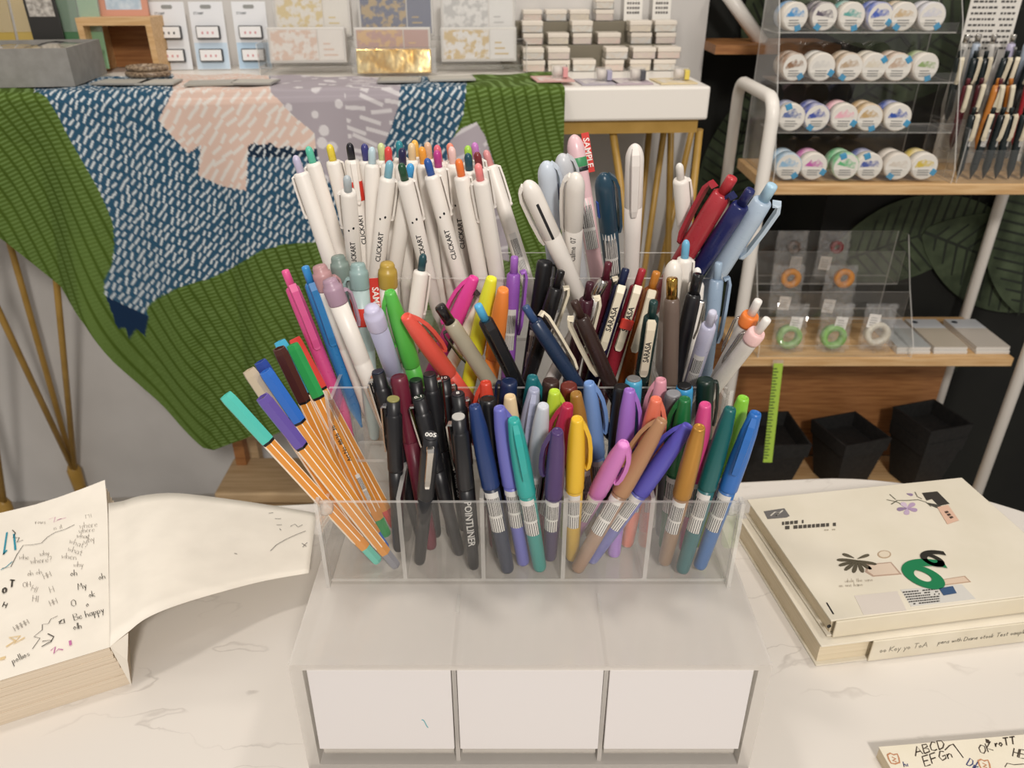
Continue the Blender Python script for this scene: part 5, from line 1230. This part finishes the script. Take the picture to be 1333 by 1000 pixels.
# ================================================================== PAPERS ON THE MARBLE TABLE
GLY = {'A': [[(0,0),(.4,1),(.8,0)],[(.15,.4),(.65,.4)]], 'B': [[(0,0),(0,1),(.5,.95),(.55,.7),(.05,.52),(.6,.4),(.6,.1),(0,0)]], 'C': [[(.7,.85),(.35,1),(.05,.6),(.1,.2),(.4,0),(.7,.12)]], 'D': [[(0,0),(0,1),(.5,.85),(.65,.45),(.45,.1),(0,0)]], 'E': [[(.6,1),(0,1),(0,0),(.6,0)],[(0,.5),(.5,.5)]], 'F': [[(.6,1),(0,1),(0,0)],[(0,.5),(.5,.5)]], 'G': [[(.7,.85),(.35,1),(.05,.5),(.3,0),(.7,.15),(.7,.45),(.4,.45)]], 'H': [[(0,0),(0,1)],[(.6,0),(.6,1)],[(0,.5),(.6,.5)]], 'I': [[(.1,0),(.1,1)]], 'K': [[(0,0),(0,1)],[(.6,1),(0,.45),(.6,0)]], 'M': [[(0,0),(.15,1),(.4,.4),(.65,1),(.8,0)]], 'O': [[(.35,1),(.05,.75),(.05,.25),(.35,0),(.65,.25),(.65,.75),(.35,1)]], 'T': [[(0,1),(.7,1)],[(.35,1),(.35,0)]], 'a': [[(.45,.5),(.15,.5),(0,.2),(.2,0),(.42,.15),(.45,.5),(.48,0)]], 'b': [[(0,1),(0,0),(.35,.05),(.42,.4),(.1,.5)]], 'e': [[(0,.28),(.42,.3),(.3,.55),(.05,.4),(.05,.1),(.3,0),(.45,.1)]], 'h': [[(0,1),(0,0),(.02,.35),(.25,.5),(.4,.35),(.4,0)]], 'i': [[(.1,.5),(.1,0)]], 'k': [[(0,1),(0,0)],[(.4,.5),(.02,.25),(.4,0)]], 'l': [[(.1,1),(.1,0)]], 'n': [[(0,.5),(0,0),(.02,.35),(.25,.5),(.4,.35),(.42,0)]], 'o': [[(.22,.5),(0,.25),(.2,0),(.42,.25),(.22,.5)]], 'p': [[(0,.5),(0,-.5),(.02,.4),(.3,.5),(.42,.25),(.25,0),(.02,.1)]], 'r': [[(0,.5),(0,0),(.05,.35),(.3,.5)]], 's': [[(.4,.45),(.1,.45),(.1,.28),(.38,.2),(.3,0),(0,.05)]], 't': [[(.15,.9),(.15,.1),(.35,0)],[(0,.55),(.35,.55)]], 'w': [[(0,.5),(.12,0),(.28,.4),(.42,0),(.55,.5)]], 'y': [[(0,.5),(.2,.05)],[(.42,.5),(.1,-.45)]], '.': [[(.05,0),(.1,.08)]], '?': [[(0,.8),(.2,1),(.4,.75),(.2,.4),(.2,.25)],[(.2,.05),(.22,0)]], "'": [[(.1,1),(.08,.8)]], '6': [[(.6,.95),(.2,.7),(.05,.3),(.3,0),(.6,.25),(.4,.5),(.1,.35)]]}
def write(mb, plane, txt, u, v, size, ang=0.0, w=.0006, jit=.05, sx=1.0):
    ca, sa = math.cos(ang), math.sin(ang); x = 0
    for ch in txt:
        if ch == ' ': x += .45; continue
        g = GLY.get(ch) or GLY['o']
        wd_ = max(q[0] for st_ in g for q in st_)
        for st_ in g:
            pts = []
            for (gx, gy) in st_:
                X = (x + gx*sx + (rnd.random() - .5)*jit)*size; Y = (gy + (rnd.random() - .5)*jit)*size
                pts.append(plane(u + X*ca + Y*sa, v + X*sa - Y*ca))
            mb.stroke(pts, w)
        x += wd_*sx + .18
def scrib(mb, plane, pts, w): mb.stroke([plane(*q) for q in pts], w)
# thick pad of paper
pad_h = .044; PZ = TZ + pad_h
c0 = hz(143, 842, PZ); e1 = Vector((-.426, .905, 0)).normalized(); e2 = Vector((-e1.y, e1.x, 0)); 
PL, PW = .226, .30
pd = thing('paper_pad', 'thick pad of paper covered in pen test scribbles', 'paper pad', (c0.x, c0.y, TZ)); ang = math.atan2(e1.y, e1.x)
pd.rotation_euler = (0, 0, ang)                # local x along the edge away from the viewer, local y along the front edge
def pages_mat(name, base, line):
    m, nt, b = newmat(name); L = nt.links.new
    tc = nt.nodes.new('ShaderNodeTexCoord'); mp = nt.nodes.new('ShaderNodeMapping'); mp.inputs['Scale'].default_value = (3, 3, 900)
    n = nt.nodes.new('ShaderNodeTexNoise'); n.inputs['Scale'].default_value = 1.0; n.inputs['Detail'].default_value = 5
    r = nt.nodes.new('ShaderNodeValToRGB'); r.color_ramp.elements[0].position = .3; r.color_ramp.elements[1].position = .62
    r.color_ramp.elements[0].color = (*lin(line), 1); r.color_ramp.elements[1].color = (*lin(base), 1)
    L(tc.outputs['Object'], mp.inputs[0]); L(mp.outputs[0], n.inputs['Vector']); L(n.outputs[0], r.inputs[0]); L(r.outputs[0], b.inputs['Base Color']); b.inputs['Roughness'].default_value = .8
    return m
PAGES = pages_mat('page_edges', '#dccdb8', '#c9b9a2'); PAGES2 = pages_mat('book_page_edges', '#e2d5bb', '#cfbf9f')
blk = MB(); nS = 11
for k_ in range(nS):                             # sheets slide a little against each other
    z0, z1 = (pad_h - .0012)*k_/nS, (pad_h - .0012)*(k_+1)/nS; d1 = .0008*(rnd.random() - .5); d2 = .0012*(rnd.random() - .5)
    blk.box((d1, d2 - .006*(1 - k_/(nS-1))**1.5, z0 + .00012), (PL + d1, PW + d2, z1))
blk.build('page_block', PAGES, pd)
PWt = Matrix.Translation(pd.location) @ Rz(ang)
LW = PWt.inverted()
def padpt(u, v): p = LW @ hz(u, v, PZ + .0003); return Vector((p.x, p.y, pad_h + .00035))
n_ = 14; vs = []                                 # top sheet with its far corner lifted
for i in range(n_+1):
    for j in range(n_+1):
        x, y = PL*i/n_, PW*j/n_; lift = .010*max(0, (x/PL - .72)/.28)**2*max(0, 1 - y/.07)**1.5
        vs.append((x, y, pad_h - .0006 + lift))
fs = [(i*(n_+1)+j, (i+1)*(n_+1)+j, (i+1)*(n_+1)+j+1, i*(n_+1)+j+1) for i in range(n_) for j in range(n_)]
MB().add(vs, fs, 0, True).build('top_sheet', PAPER, pd)
ink = MB(); ink2 = MB(); ink3 = MB(); ink4 = MB()
for t_, u, v, s_, a_ in (('Be happy', 97, 808, 8.5, -.28), ('oh', 129, 755, 8, -.2), ('oh', 92, 750, 8, -.1), ('My', 102, 768, 8, -.25), ('ok', 116, 778, 8, -.2), ('O', 93, 790, 9, -.1), ('o', 112, 790, 8, 0), ('olh', 96, 820, 8, -.2)):
    write(ink, padpt, t_, u, v, s_, a_, .00045)
for t_, u, v, s_, a_ in (('what?', 90, 707, 8, .35), ('what', 88, 717, 8, .35), ('why', 110, 708, 8, -.3), ('where', 104, 688, 8, -.1), ('where', 103, 694, 7, -.1), ('what', 100, 700, 7, .1), ('when', 80, 727, 8, .1), ('where?', 40, 734, 8, -.1), ('why', 52, 724, 7, -.1), ('whe', 25, 728, 7, .05), ('HH', 58, 754, 7, -.4), ('H', 66, 772, 8, -.3), ('HH', 66, 789, 7, -.4), ('HI', 40, 769, 8, .4), ('HI', 42, 783, 8, .1), ('HHHH', 20, 822, 7, -.5), ('OH', 30, 765, 7, -.1), ('oh oh', 36, 750, 7, -.15), ('why', 96, 738, 7, .0), ('HI', 112, 675, 8, -.2), ('is it', 70, 690, 6, -.2), ('rows', 46, 682, 6, .0)):
    write(ink2, padpt, t_, u, v, s_, a_, .00030)
scrib(ink, padpt, [(2, 740), (14, 738), (22, 722), (30, 710), (44, 709), (54, 707), (62, 699), (72, 693), (85, 689), (97, 683)], .00055)
scrib(ink, padpt, [(42, 845), (52, 831), (44, 829), (55, 820), (55, 813), (63, 812), (66, 806), (75, 802)], .0005); scrib(ink, padpt, [(62, 825), (70, 829), (66, 836), (54, 842), (68, 833), (55, 835)], .0008); scrib(ink, padpt, [(76, 810), (83, 806), (84, 811), (77, 812), (80, 807)], .0009)
write(ink, padpt, 'pollios', 17, 864, 8, -.45, .0004); write(ink, padpt, 'T', 12, 764, 9, .1, .0013); write(ink, padpt, 'O', 3, 772, 7, .1, .0014); write(ink, padpt, 'H', 3, 790, 7, .4, .0007)
scrib(ink, padpt, [(16, 690), (20, 694), (17, 700), (25, 700), (22, 706), (30, 703)], .0007)
scrib(ink3, padpt, [(9, 693), (5, 720), (4, 722), (9, 716)], .0014); scrib(ink3, padpt, [(18, 695), (20, 716)], .0016); scrib(ink3, padpt, [(1, 742), (8, 738), (16, 731)], .0008)
scrib(ink4, padpt, [(66, 847), (72, 842), (70, 851), (76, 845), (82, 846)], .0009); scrib(ink4, padpt, [(91, 834), (92, 840)], .0018); scrib(ink4, padpt, [(64, 676), (72, 673), (70, 680), (80, 675), (74, 677), (86, 674)], .0004)
for mb, c, n in ((ink, '#4c4842', 'dark ink'), (ink2, '#8b837a', 'grey pencil'), (ink3, '#3a93a8', 'teal marker'), (ink4, '#c678a8', 'pink marker')):
    o_ = mb.build('handwriting', plastic(c, .8, .1), pd); o_['label'] = n + ' scribbles'; o_['kind'] = 'stuff'
tn = MB(); scrib(tn, padpt, [(8, 842), (20, 834), (12, 830), (26, 828), (18, 838), (32, 830)], .0016); scrib(tn, padpt, [(0, 858), (7, 856)], .003); o_ = tn.build('handwriting', plastic('#e0c79a', .8, .1), pd); o_['label'] = 'pale yellow marker scribble'; o_['kind'] = 'stuff'
# long loose sheet curling from the pad towards the organizer
top_px = [(141, 655), (160, 652), (186, 645), (230, 642), (300, 650), (360, 659), (412, 668)]; bot_px = [(143, 842), (165, 824), (190, 805), (230, 788), (290, 770), (345, 756), (402, 746)]
hts = [pad_h + .001, .047, .052, .051, .043, .036, .031]
vs, fs = [], []; nv = 12; nu = 30
def ip(a, t): 
    k_ = min(len(a) - 2, int(t)); f = t - k_; p0 = a[max(0, k_-1)]; p1 = a[k_]; p2 = a[k_+1]; p3 = a[min(len(a)-1, k_+2)]
    h = lambda q0, q1, q2, q3: .5*((2*q1) + (-q0+q2)*f + (2*q0-5*q1+4*q2-q3)*f*f + (-q0+3*q1-3*q2+q3)*f**3)
    return tuple(h(w0, w1, w2, w3) for w0, w1, w2, w3 in zip(p0, p1, p2, p3)) if isinstance(p0, tuple) else h(p0, p1, p2, p3)
for i in range(nu+1):
    t_ = i/nu*6; A_ = ip(top_px, t_); B_ = ip(bot_px, t_); h_ = ip(hts, t_)
    pa, pb = hz(A_[0], A_[1], TZ + h_ - .004*min(1, t_)), hz(B_[0], B_[1], TZ + h_)
    for j in range(nv+1): vs.append(tuple(pa.lerp(pb, j/nv)))
fs = [(i*(nv+1)+j, i*(nv+1)+j+1, (i+1)*(nv+1)+j+1, (i+1)*(nv+1)+j) for i in range(nu) for j in range(nv)]
shp = Vector(vs[0]); sh = thing('loose_sheet', 'large loose white sheet curling from the paper pad to the organizer', 'paper', (shp.x, shp.y, TZ))
sm_ = MB().add([tuple(Vector(p) - Vector((shp.x, shp.y, TZ))) for p in vs], fs, 0, True).build('sheet', PAPER, sh)
md = sm_.modifiers.new('thickness', 'SOLIDIFY'); md.thickness = .0003; md.offset = -1
def shpt(u, v): return hz(u, v, TZ + .0395) - Vector((shp.x, shp.y, TZ))
# hanging fold below the pad corner
q0, q1, q2 = hz(143, 842, PZ), hz(167, 824, PZ + .002), hz(171, 893, TZ + .001)
fold = MB().add([tuple(p - Vector((shp.x, shp.y, TZ))) for p in (q0, q1, hz(166, 860, TZ + .022), q2)], [(0, 3, 2, 1)]).build('folded_flap', PAPER, sh)
sk = MB()
def onsheet(u, v):                              # drop a stroke on the curved sheet
    d = ray(u, v); best = None
    for f in fs:
        a, b, c = Vector(vs[f[0]]), Vector(vs[f[1]]), Vector(vs[f[2]]); n = (b-a).cross(c-a); dn = d.dot(n)
        if abs(dn) < 1e-12: continue
        t_ = (a - CAM).dot(n)/dn; p = CAM + d*t_; e_ = Vector(vs[f[3]])
        lo = Vector((min(a.x,b.x,c.x,e_.x), min(a.y,b.y,c.y,e_.y))); hi = Vector((max(a.x,b.x,c.x,e_.x), max(a.y,b.y,c.y,e_.y)))
        if lo.x - 2e-4 <= p.x <= hi.x + 2e-4 and lo.y - 2e-4 <= p.y <= hi.y + 2e-4: best = p; break
    if best is None: best = hz(u, v, TZ + .036)
    return best + Vector((0, 0, .0007)) - Vector((shp.x, shp.y, TZ))
for pts in ([(352, 718), (360, 710), (372, 703), (385, 697), (398, 692)], [(350, 669), (356, 668)], [(358, 676), (366, 676)], [(360, 684), (367, 684)], [(364, 689), (366, 691)], [(305, 721), (309, 722)], [(378, 686), (384, 683), (388, 687), (394, 684)], [(393, 708), (399, 712), (394, 713), (400, 707)]):
    sk.stroke([onsheet(*q) for q in pts], .0006)
sk.build('pen_strokes', plastic('#5a5652', .8, .1), sh)

# notebooks, stacked
def quad_book(name, label, cat, FLp, BLp, FRdir, z0, z1, wd_, dp_, ang=None):
    pass
zA, zB = TZ + .0235, TZ + .0425
fl0 = hz(1062, 868, TZ); fr0 = hz(1333, 834, TZ); bl0 = hz(962, 700, TZ)
an0 = math.atan2(fr0.y - fl0.y, fr0.x - fl0.x)
nb = thing('notebook', 'thick cream notebook with cream spine lying under the other one', 'notebook', fl0, an0)
d0 = (bl0 - fl0); dl0 = d0.dot(Vector((-math.sin(an0), math.cos(an0), 0))); print('NB', math.degrees(an0), dl0, d0.length)
W0 = .238; D0 = .163; hB = zA - TZ
COVER = noisy('cream_cover', '#d9d1bf', '#e2dac9', 20, .4, 4)
MB().box((.002, .004, .0015), (W0, D0 - .002, hB - .0015)).build('page_block', PAGES2, nb)
MB().bbox((0, 0, 0), (W0, D0, .0015), .0005).build('back_cover', COVER, nb); MB().bbox((0, 0, hB - .0015), (W0, D0, hB), .0005).build('front_cover', COVER, nb)
MB().bbox((.045, -.0016, .0004), (W0, -.0002, hB - .0004), .0004).build('spine', noisy('cream_spine', '#d6cdb8', '#dfd7c4', 30, .5), nb)
hw_ = MB()
def spinewrite(mb, txt, x0, z, size, w=.0005):
    x = 0
    for ch in txt:
        if ch == ' ': x += .4; continue
        g = GLY.get(ch) or GLY['o']
        for st_ in g:
            for a_, b_ in zip(st_, st_[1:]):
                p0, p1 = Vector((x0 + (x + a_[0])*size, -.0018, z + a_[1]*size)), Vector((x0 + (x + b_[0])*size, -.0018, z + b_[1]*size))
                mb.tube([p0, p1], w/2, 4)
        x += max(q[0] for st_ in g for q in st_) + .15
spinewrite(hw_, 'pens with Diane Stock Test Sample', .105, .0110, .0046, .0003); spinewrite(hw_, 'Wo Koy yW ToA', .053, .0095, .0056, .0003)
o_ = hw_.build('handwriting', plastic('#6b675e', .8, .1), nb); o_['kind'] = 'stuff'
fl1 = hz(1080, 829, zA + .0005); bl1 = hz(975, 650, zB); br1 = hz(1255, 622, zB); flt = hz(1082, 808, zB); frt = hz(1333, 776, zB)
an1 = math.atan2(frt.y - flt.y, frt.x - flt.x); ex = Vector((math.cos(an1), math.sin(an1), 0)); ey = Vector((-ex.y, ex.x, 0))
W1 = max((br1 - bl1).dot(ex), .2); D1 = (bl1 - flt).dot(ey); print('NB2', math.degrees(an1), W1, D1)
nb2 = thing('notebook', 'cream notebook with a green six and sticker collage on its cover', 'notebook', (flt.x, flt.y, zA + .0005), an1); h1 = zB - zA - .0005
W1 = min(W1, .30); D1 = min(D1, .24)
GL = noisy('glossy_cream_cover', '#dbd3c0', '#e3dbca', 14, .22, 4)
MB().box((.003, .003, .0018), (W1 - .002, D1 - .003, h1 - .0018)).build('page_block', PAGES2, nb2)
MB().bbox((0, 0, 0), (W1, D1, .0018), .0006).build('back_cover', COVER, nb2); MB().bbox((0, 0, h1 - .0018), (W1, D1, h1), .0006).build('front_cover', GL, nb2)
MB().bbox((.004, -.0020, .0006), (W1, -.0002, h1 - .0006), .0006).build('spine', noisy('glossy_spine', '#d9cfb8', '#e0d7c2', 14, .25), nb2)
MB().lathe([(.0018, 0), (.0018, .0006)], 10, Tr(.0015, .0028, h1*.5) @ Matrix.Rotation(PI/2, 4, 'X')).build('spine_hole', BLACK, nb2)
L2_ = (Matrix.Translation(nb2.location) @ Rz(an1)).inverted()
def cov(u, v): p = L2_ @ hz(u, v, zB); return (p.x, p.y)
def sticker(name, px, c, z=0.0, mat=None, zz=.0003): return MB().prism([cov(*q) for q in px][::-1], h1 + z, h1 + z + zz).build(name, mat or plastic(c, .4), nb2)
sticker('logo_sticker', [(994, 666), (1021, 662), (1028, 672), (1024, 674), (999, 676)], '#6d6a68')
lg = MB()
for pts in ([(1003, 672), (1009, 667), (1014, 668), (1010, 672), (1019, 665)],): lg.stroke([Vector((*cov(*q), h1 + .0005)) for q in pts], .0013)
lg.build('logo_mark', plastic('#c9c4b8', .6), nb2)
def printed_rows(u0, v0, du, dv_, n, w, hpx, col, seed, name='printed_text'):
    rr = random.Random(seed); mb = MB(); u = 0
    while u < n:
        l_ = rr.uniform(w*.5, w*1.3); a_ = [(u0 + du*u/n, v0 + dv_*u/n), (u0 + du*min(n, u + l_)/n, v0 + dv_*min(n, u + l_)/n)]
        if rr.random() > .12: mb.prism([cov(a_[0][0], a_[0][1] + hpx), cov(a_[1][0], a_[1][1] + hpx), cov(*a_[1]), cov(*a_[0])], h1 + .0004, h1 + .0006)
        u += l_ + w*.3
    o_ = mb.build(name, plastic(col, .6), nb2); o_['kind'] = 'stuff'; return o_
printed_rows(1018, 680.0, 28, -2.5, 28, 4.5, 4.0, '#4a453e', 1); printed_rows(1022, 685.5, 66, -4.5, 66, 4.5, 4.2, '#4a453e', 2); printed_rows(1073, 690, 14, -.8, 14, 3, 1.3, '#a79d8c', 3)
# flower stickers
lf = MB()
def petal(cu, cv, ang, l, w, c, name):
    pts = []
    for k_ in range(12):
        t_ = 2*PI*k_/12; x = l*(.5 + .5*math.cos(t_)); y = w*.5*math.sin(t_)*(.6 + .4*math.cos(t_)); pts.append((cu + x*math.cos(ang) - y*math.sin(ang), cv + (x*math.sin(ang) + y*math.cos(ang))*.62))
    a_ = [Vector((*cov(*q), 0)) for q in pts]; ar = sum(a_[i].x*a_[(i+1) % 12].y - a_[(i+1) % 12].x*a_[i].y for i in range(12)); P_ = [(q.x, q.y) for q in (a_ if ar > 0 else a_[::-1])]
    MB().prism(P_, h1 + .0002, h1 + .0006).build(name, plastic(c, .5), nb2)
for k_ in range(7): petal(1116, 730, math.radians(20 + 27*k_), 27, 9, '#57503f', 'leaf_sticker')
petal(1116, 728, math.radians(-30), 18, 8, '#5c5545', 'leaf_sticker'); petal(1112, 727, math.radians(-150), 18, 8, '#5c5545', 'leaf_sticker')
for k_, c in enumerate(('#a890ae', '#bba5be', '#8d7a98', '#c9b6c8', '#b39ab6')): petal(1181, 662, 1.2566*k_ + .4, 14, 11, c, 'purple_petal')
petal(1180, 643, .4, 9, 7, '#8d7a98', 'purple_petal')
st_m = MB()
for pts in ([(1160, 657), (1168, 652), (1180, 652), (1195, 651), (1205, 654), (1212, 660)], [(1154, 651), (1164, 653), (1170, 655)], [(1158, 644), (1166, 651)], [(1191, 641), (1194, 647), (1200, 650)], [(1170, 655), (1176, 660)]): st_m.stroke([Vector((*cov(*q), h1 + .0005)) for q in pts], .0009)
st_m.build('flower_stem', plastic('#5b5a4a', .6), nb2)
sticker('dark_photo_sticker', [(1200, 642), (1220, 640), (1236, 656), (1222, 659), (1213, 650), (1206, 652)], '#3a3632')
petal(1206, 655, .5, 22, 9, '#4a463f', 'leaf_sticker')
sticker('pink_sticker', [(1220, 661), (1234, 658), (1248, 678), (1233, 683)], '#d8b39c', .0004)
for k_ in range(3): MB().prism([cov(1229 + 3*k_, 667 + 3.4*k_), cov(1233 + 3*k_, 666 + 3.4*k_), cov(1235 + 3*k_, 668 + 3.4*k_), cov(1231 + 3*k_, 669.5 + 3.4*k_)][::-1], h1 + .0008, h1 + .0010).build('printed_mark', plastic('#4a3a32', .6), nb2)
def ring_px(cu, cv, ru, rv, n=18): return [(cu + ru*math.cos(2*PI*k_/n), cv - rv*math.sin(2*PI*k_/n)) for k_ in range(n)]
MB().prism([cov(*q) for q in ring_px(1151, 722, 9, 5.2)], h1, h1 + .0003).build('oval_sticker', plastic('#b09a80', .5), nb2); MB().prism([cov(*q) for q in ring_px(1151, 722, 7.2, 4.0)], h1 + .0003, h1 + .0005).build('oval_sticker_field', plastic('#d9ccb6', .5), nb2)
sticker('tag_sticker', [(1128, 735), (1160, 732), (1174, 748), (1136, 751), (1126, 745)], '#b39a88'); sticker('tag_sticker_field', [(1131, 736.2), (1159, 733.6), (1170, 747), (1137, 749.6), (1129, 744)], '#d9c6b2', .0003)
sticker('strip_sticker', [(1212, 757), (1256, 750), (1264, 758), (1216, 764)], '#b59a84'); sticker('strip_sticker_field', [(1215, 757.6), (1254.6, 751.4), (1261, 757.4), (1218, 762.8)], '#d6c0aa', .0003)
sticker('pale_label', [(1112, 776), (1168, 770), (1180, 795), (1124, 801)], '#d3cac0'); 
sticker('text_label', [(1172, 768), (1252, 761), (1270, 780), (1186, 790)], '#d0cdc6')
for k_ in range(6): printed_rows(1175 + 2.0*k_, 771.0 + 3.1*k_, 48 - 2*k_ if k_ > 1 else 44, -4.2, 50, 3.2, 1.5, '#4a4744', 10 + k_)
sticker('blue_stamp', [(1222, 767), (1240, 764), (1245, 773), (1228, 776)], '#3d5678', .0006)
# numerals
def numeral(txt, size, u, v, ang, c, sx=1.0):
    vv, f = text_geo(txt, size); x, y = cov(u, v); M = Tr(x, y, h1 + .0009) @ Rz(ang) @ Matrix.Diagonal((sx, 1, 1, 1)); return MB().add([M @ q for q in vv], f).build('numeral_sticker', plastic(c, .4), nb2)
numeral('6', .062, 1204, 746, -1.25 + .3, '#1f7a4e', 1.25); numeral('6', .036, 1215, 727, -1.25 + .3, '#2e2b26', 1.25)
pm = MB()
for k_ in range(3):
    for q in ([(1076 + 3*k_, 785 + 5*k_), (1079 + 3*k_, 790 + 5*k_)],): pm.stroke([Vector((*cov(*w_), h1 + .0004)) for w_ in q], .0012)
pm.build('ink_mark', INK, nb2)
fw = MB(); 
def covp(u, v): return Vector((*cov(u, v), h1 + .0004))
write(fw, covp, 'on one hand', 1092, 765, 5, -.05, .0003); write(fw, covp, 'while the wind', 1100, 759, 5, -.05, .0003)
o_ = fw.build('faint_writing', plastic('#b6aa98', .7), nb2); o_['kind'] = 'stuff'

# scribbled pad at the near edge
zC = TZ + .011; s0 = hz(1145, 973, zC); s1 = hz(1333, 957, zC); an2 = math.atan2(s1.y - s0.y, s1.x - s0.x)
sp_ = thing('scribble_pad', 'cream scribble pad with letters ABCD at the table front', 'paper pad', (s0.x, s0.y, TZ), an2)
hC = zC - TZ; WC, DC = .21, .15
MB().box((0, -DC, 0), (WC, 0, hC - .0006)).build('page_block', PAGES2, sp_); MB().bbox((-.0005, -DC, hC - .0006), (WC, .0005, hC), .0002).build('top_sheet', noisy('cream_sheet', '#e0d8c2', '#e6decb', 30, .7), sp_)
L3 = (Matrix.Translation(sp_.location) @ Rz(an2)).inverted()
def pt3(u, v): p = L3 @ hz(u, v, zC); return Vector((p.x, p.y, hC + .0003))
i1, i2, i3 = MB(), MB(), MB()
write(i1, pt3, 'ABCD', 1192, 985, 12, -.28, .0008, .06); write(i1, pt3, 'EFGn', 1204, 998, 13, -.3, .0008, .06); write(i1, pt3, 'OK', 1277, 983, 12, -.35, .0007); write(i1, pt3, 'roTT', 1296, 973, 10, -.15, .0009); write(i1, pt3, 'HE', 1318, 985, 11, .2, .0007)
scrib(i1, pt3, [(1230, 977), (1236, 971), (1241, 969), (1248, 979), (1254, 987), (1246, 976), (1240, 969)], .0007); scrib(i1, pt3, [(1308, 999), (1311, 994), (1320, 996), (1333, 995)], .0005); scrib(i1, pt3, [(1285, 963), (1286, 968)], .0024)
write(i2, pt3, 'hi', 1177, 999, 7, -.2, .0006); write(i2, pt3, 'Dik', 1258, 996, 10, .5, .0007)
for du_, dv2 in ((0, 0), (118, 8)):
    cu, cv = 1163 + du_, 986 + dv2
    scrib(i3, pt3, [(cu - 8, cv - 3), (cu - 4, cv - 5), (cu, cv - 3), (cu + 5, cv - 4), (cu + 7, cv + 1), (cu + 8, cv + 7), (cu + 2, cv + 9), (cu - 3, cv + 8), (cu - 6, cv + 3), (cu - 8, cv - 3)], .0010); scrib(i3, pt3, [(cu - 2, cv), (cu + 3, cv + 2), (cu - 1, cv + 5), (cu + 4, cv + 6)], .0009)
for mb, c, n in ((i1, '#4a4038', 'black ink'), (i2, '#4a5078', 'blue ink'), (i3, '#c08a68', 'brown crayon')):
    o_ = mb.build('handwriting', plastic(c, .8, .1), sp_); o_['label'] = n + ' letters and doodles'; o_['kind'] = 'stuff'
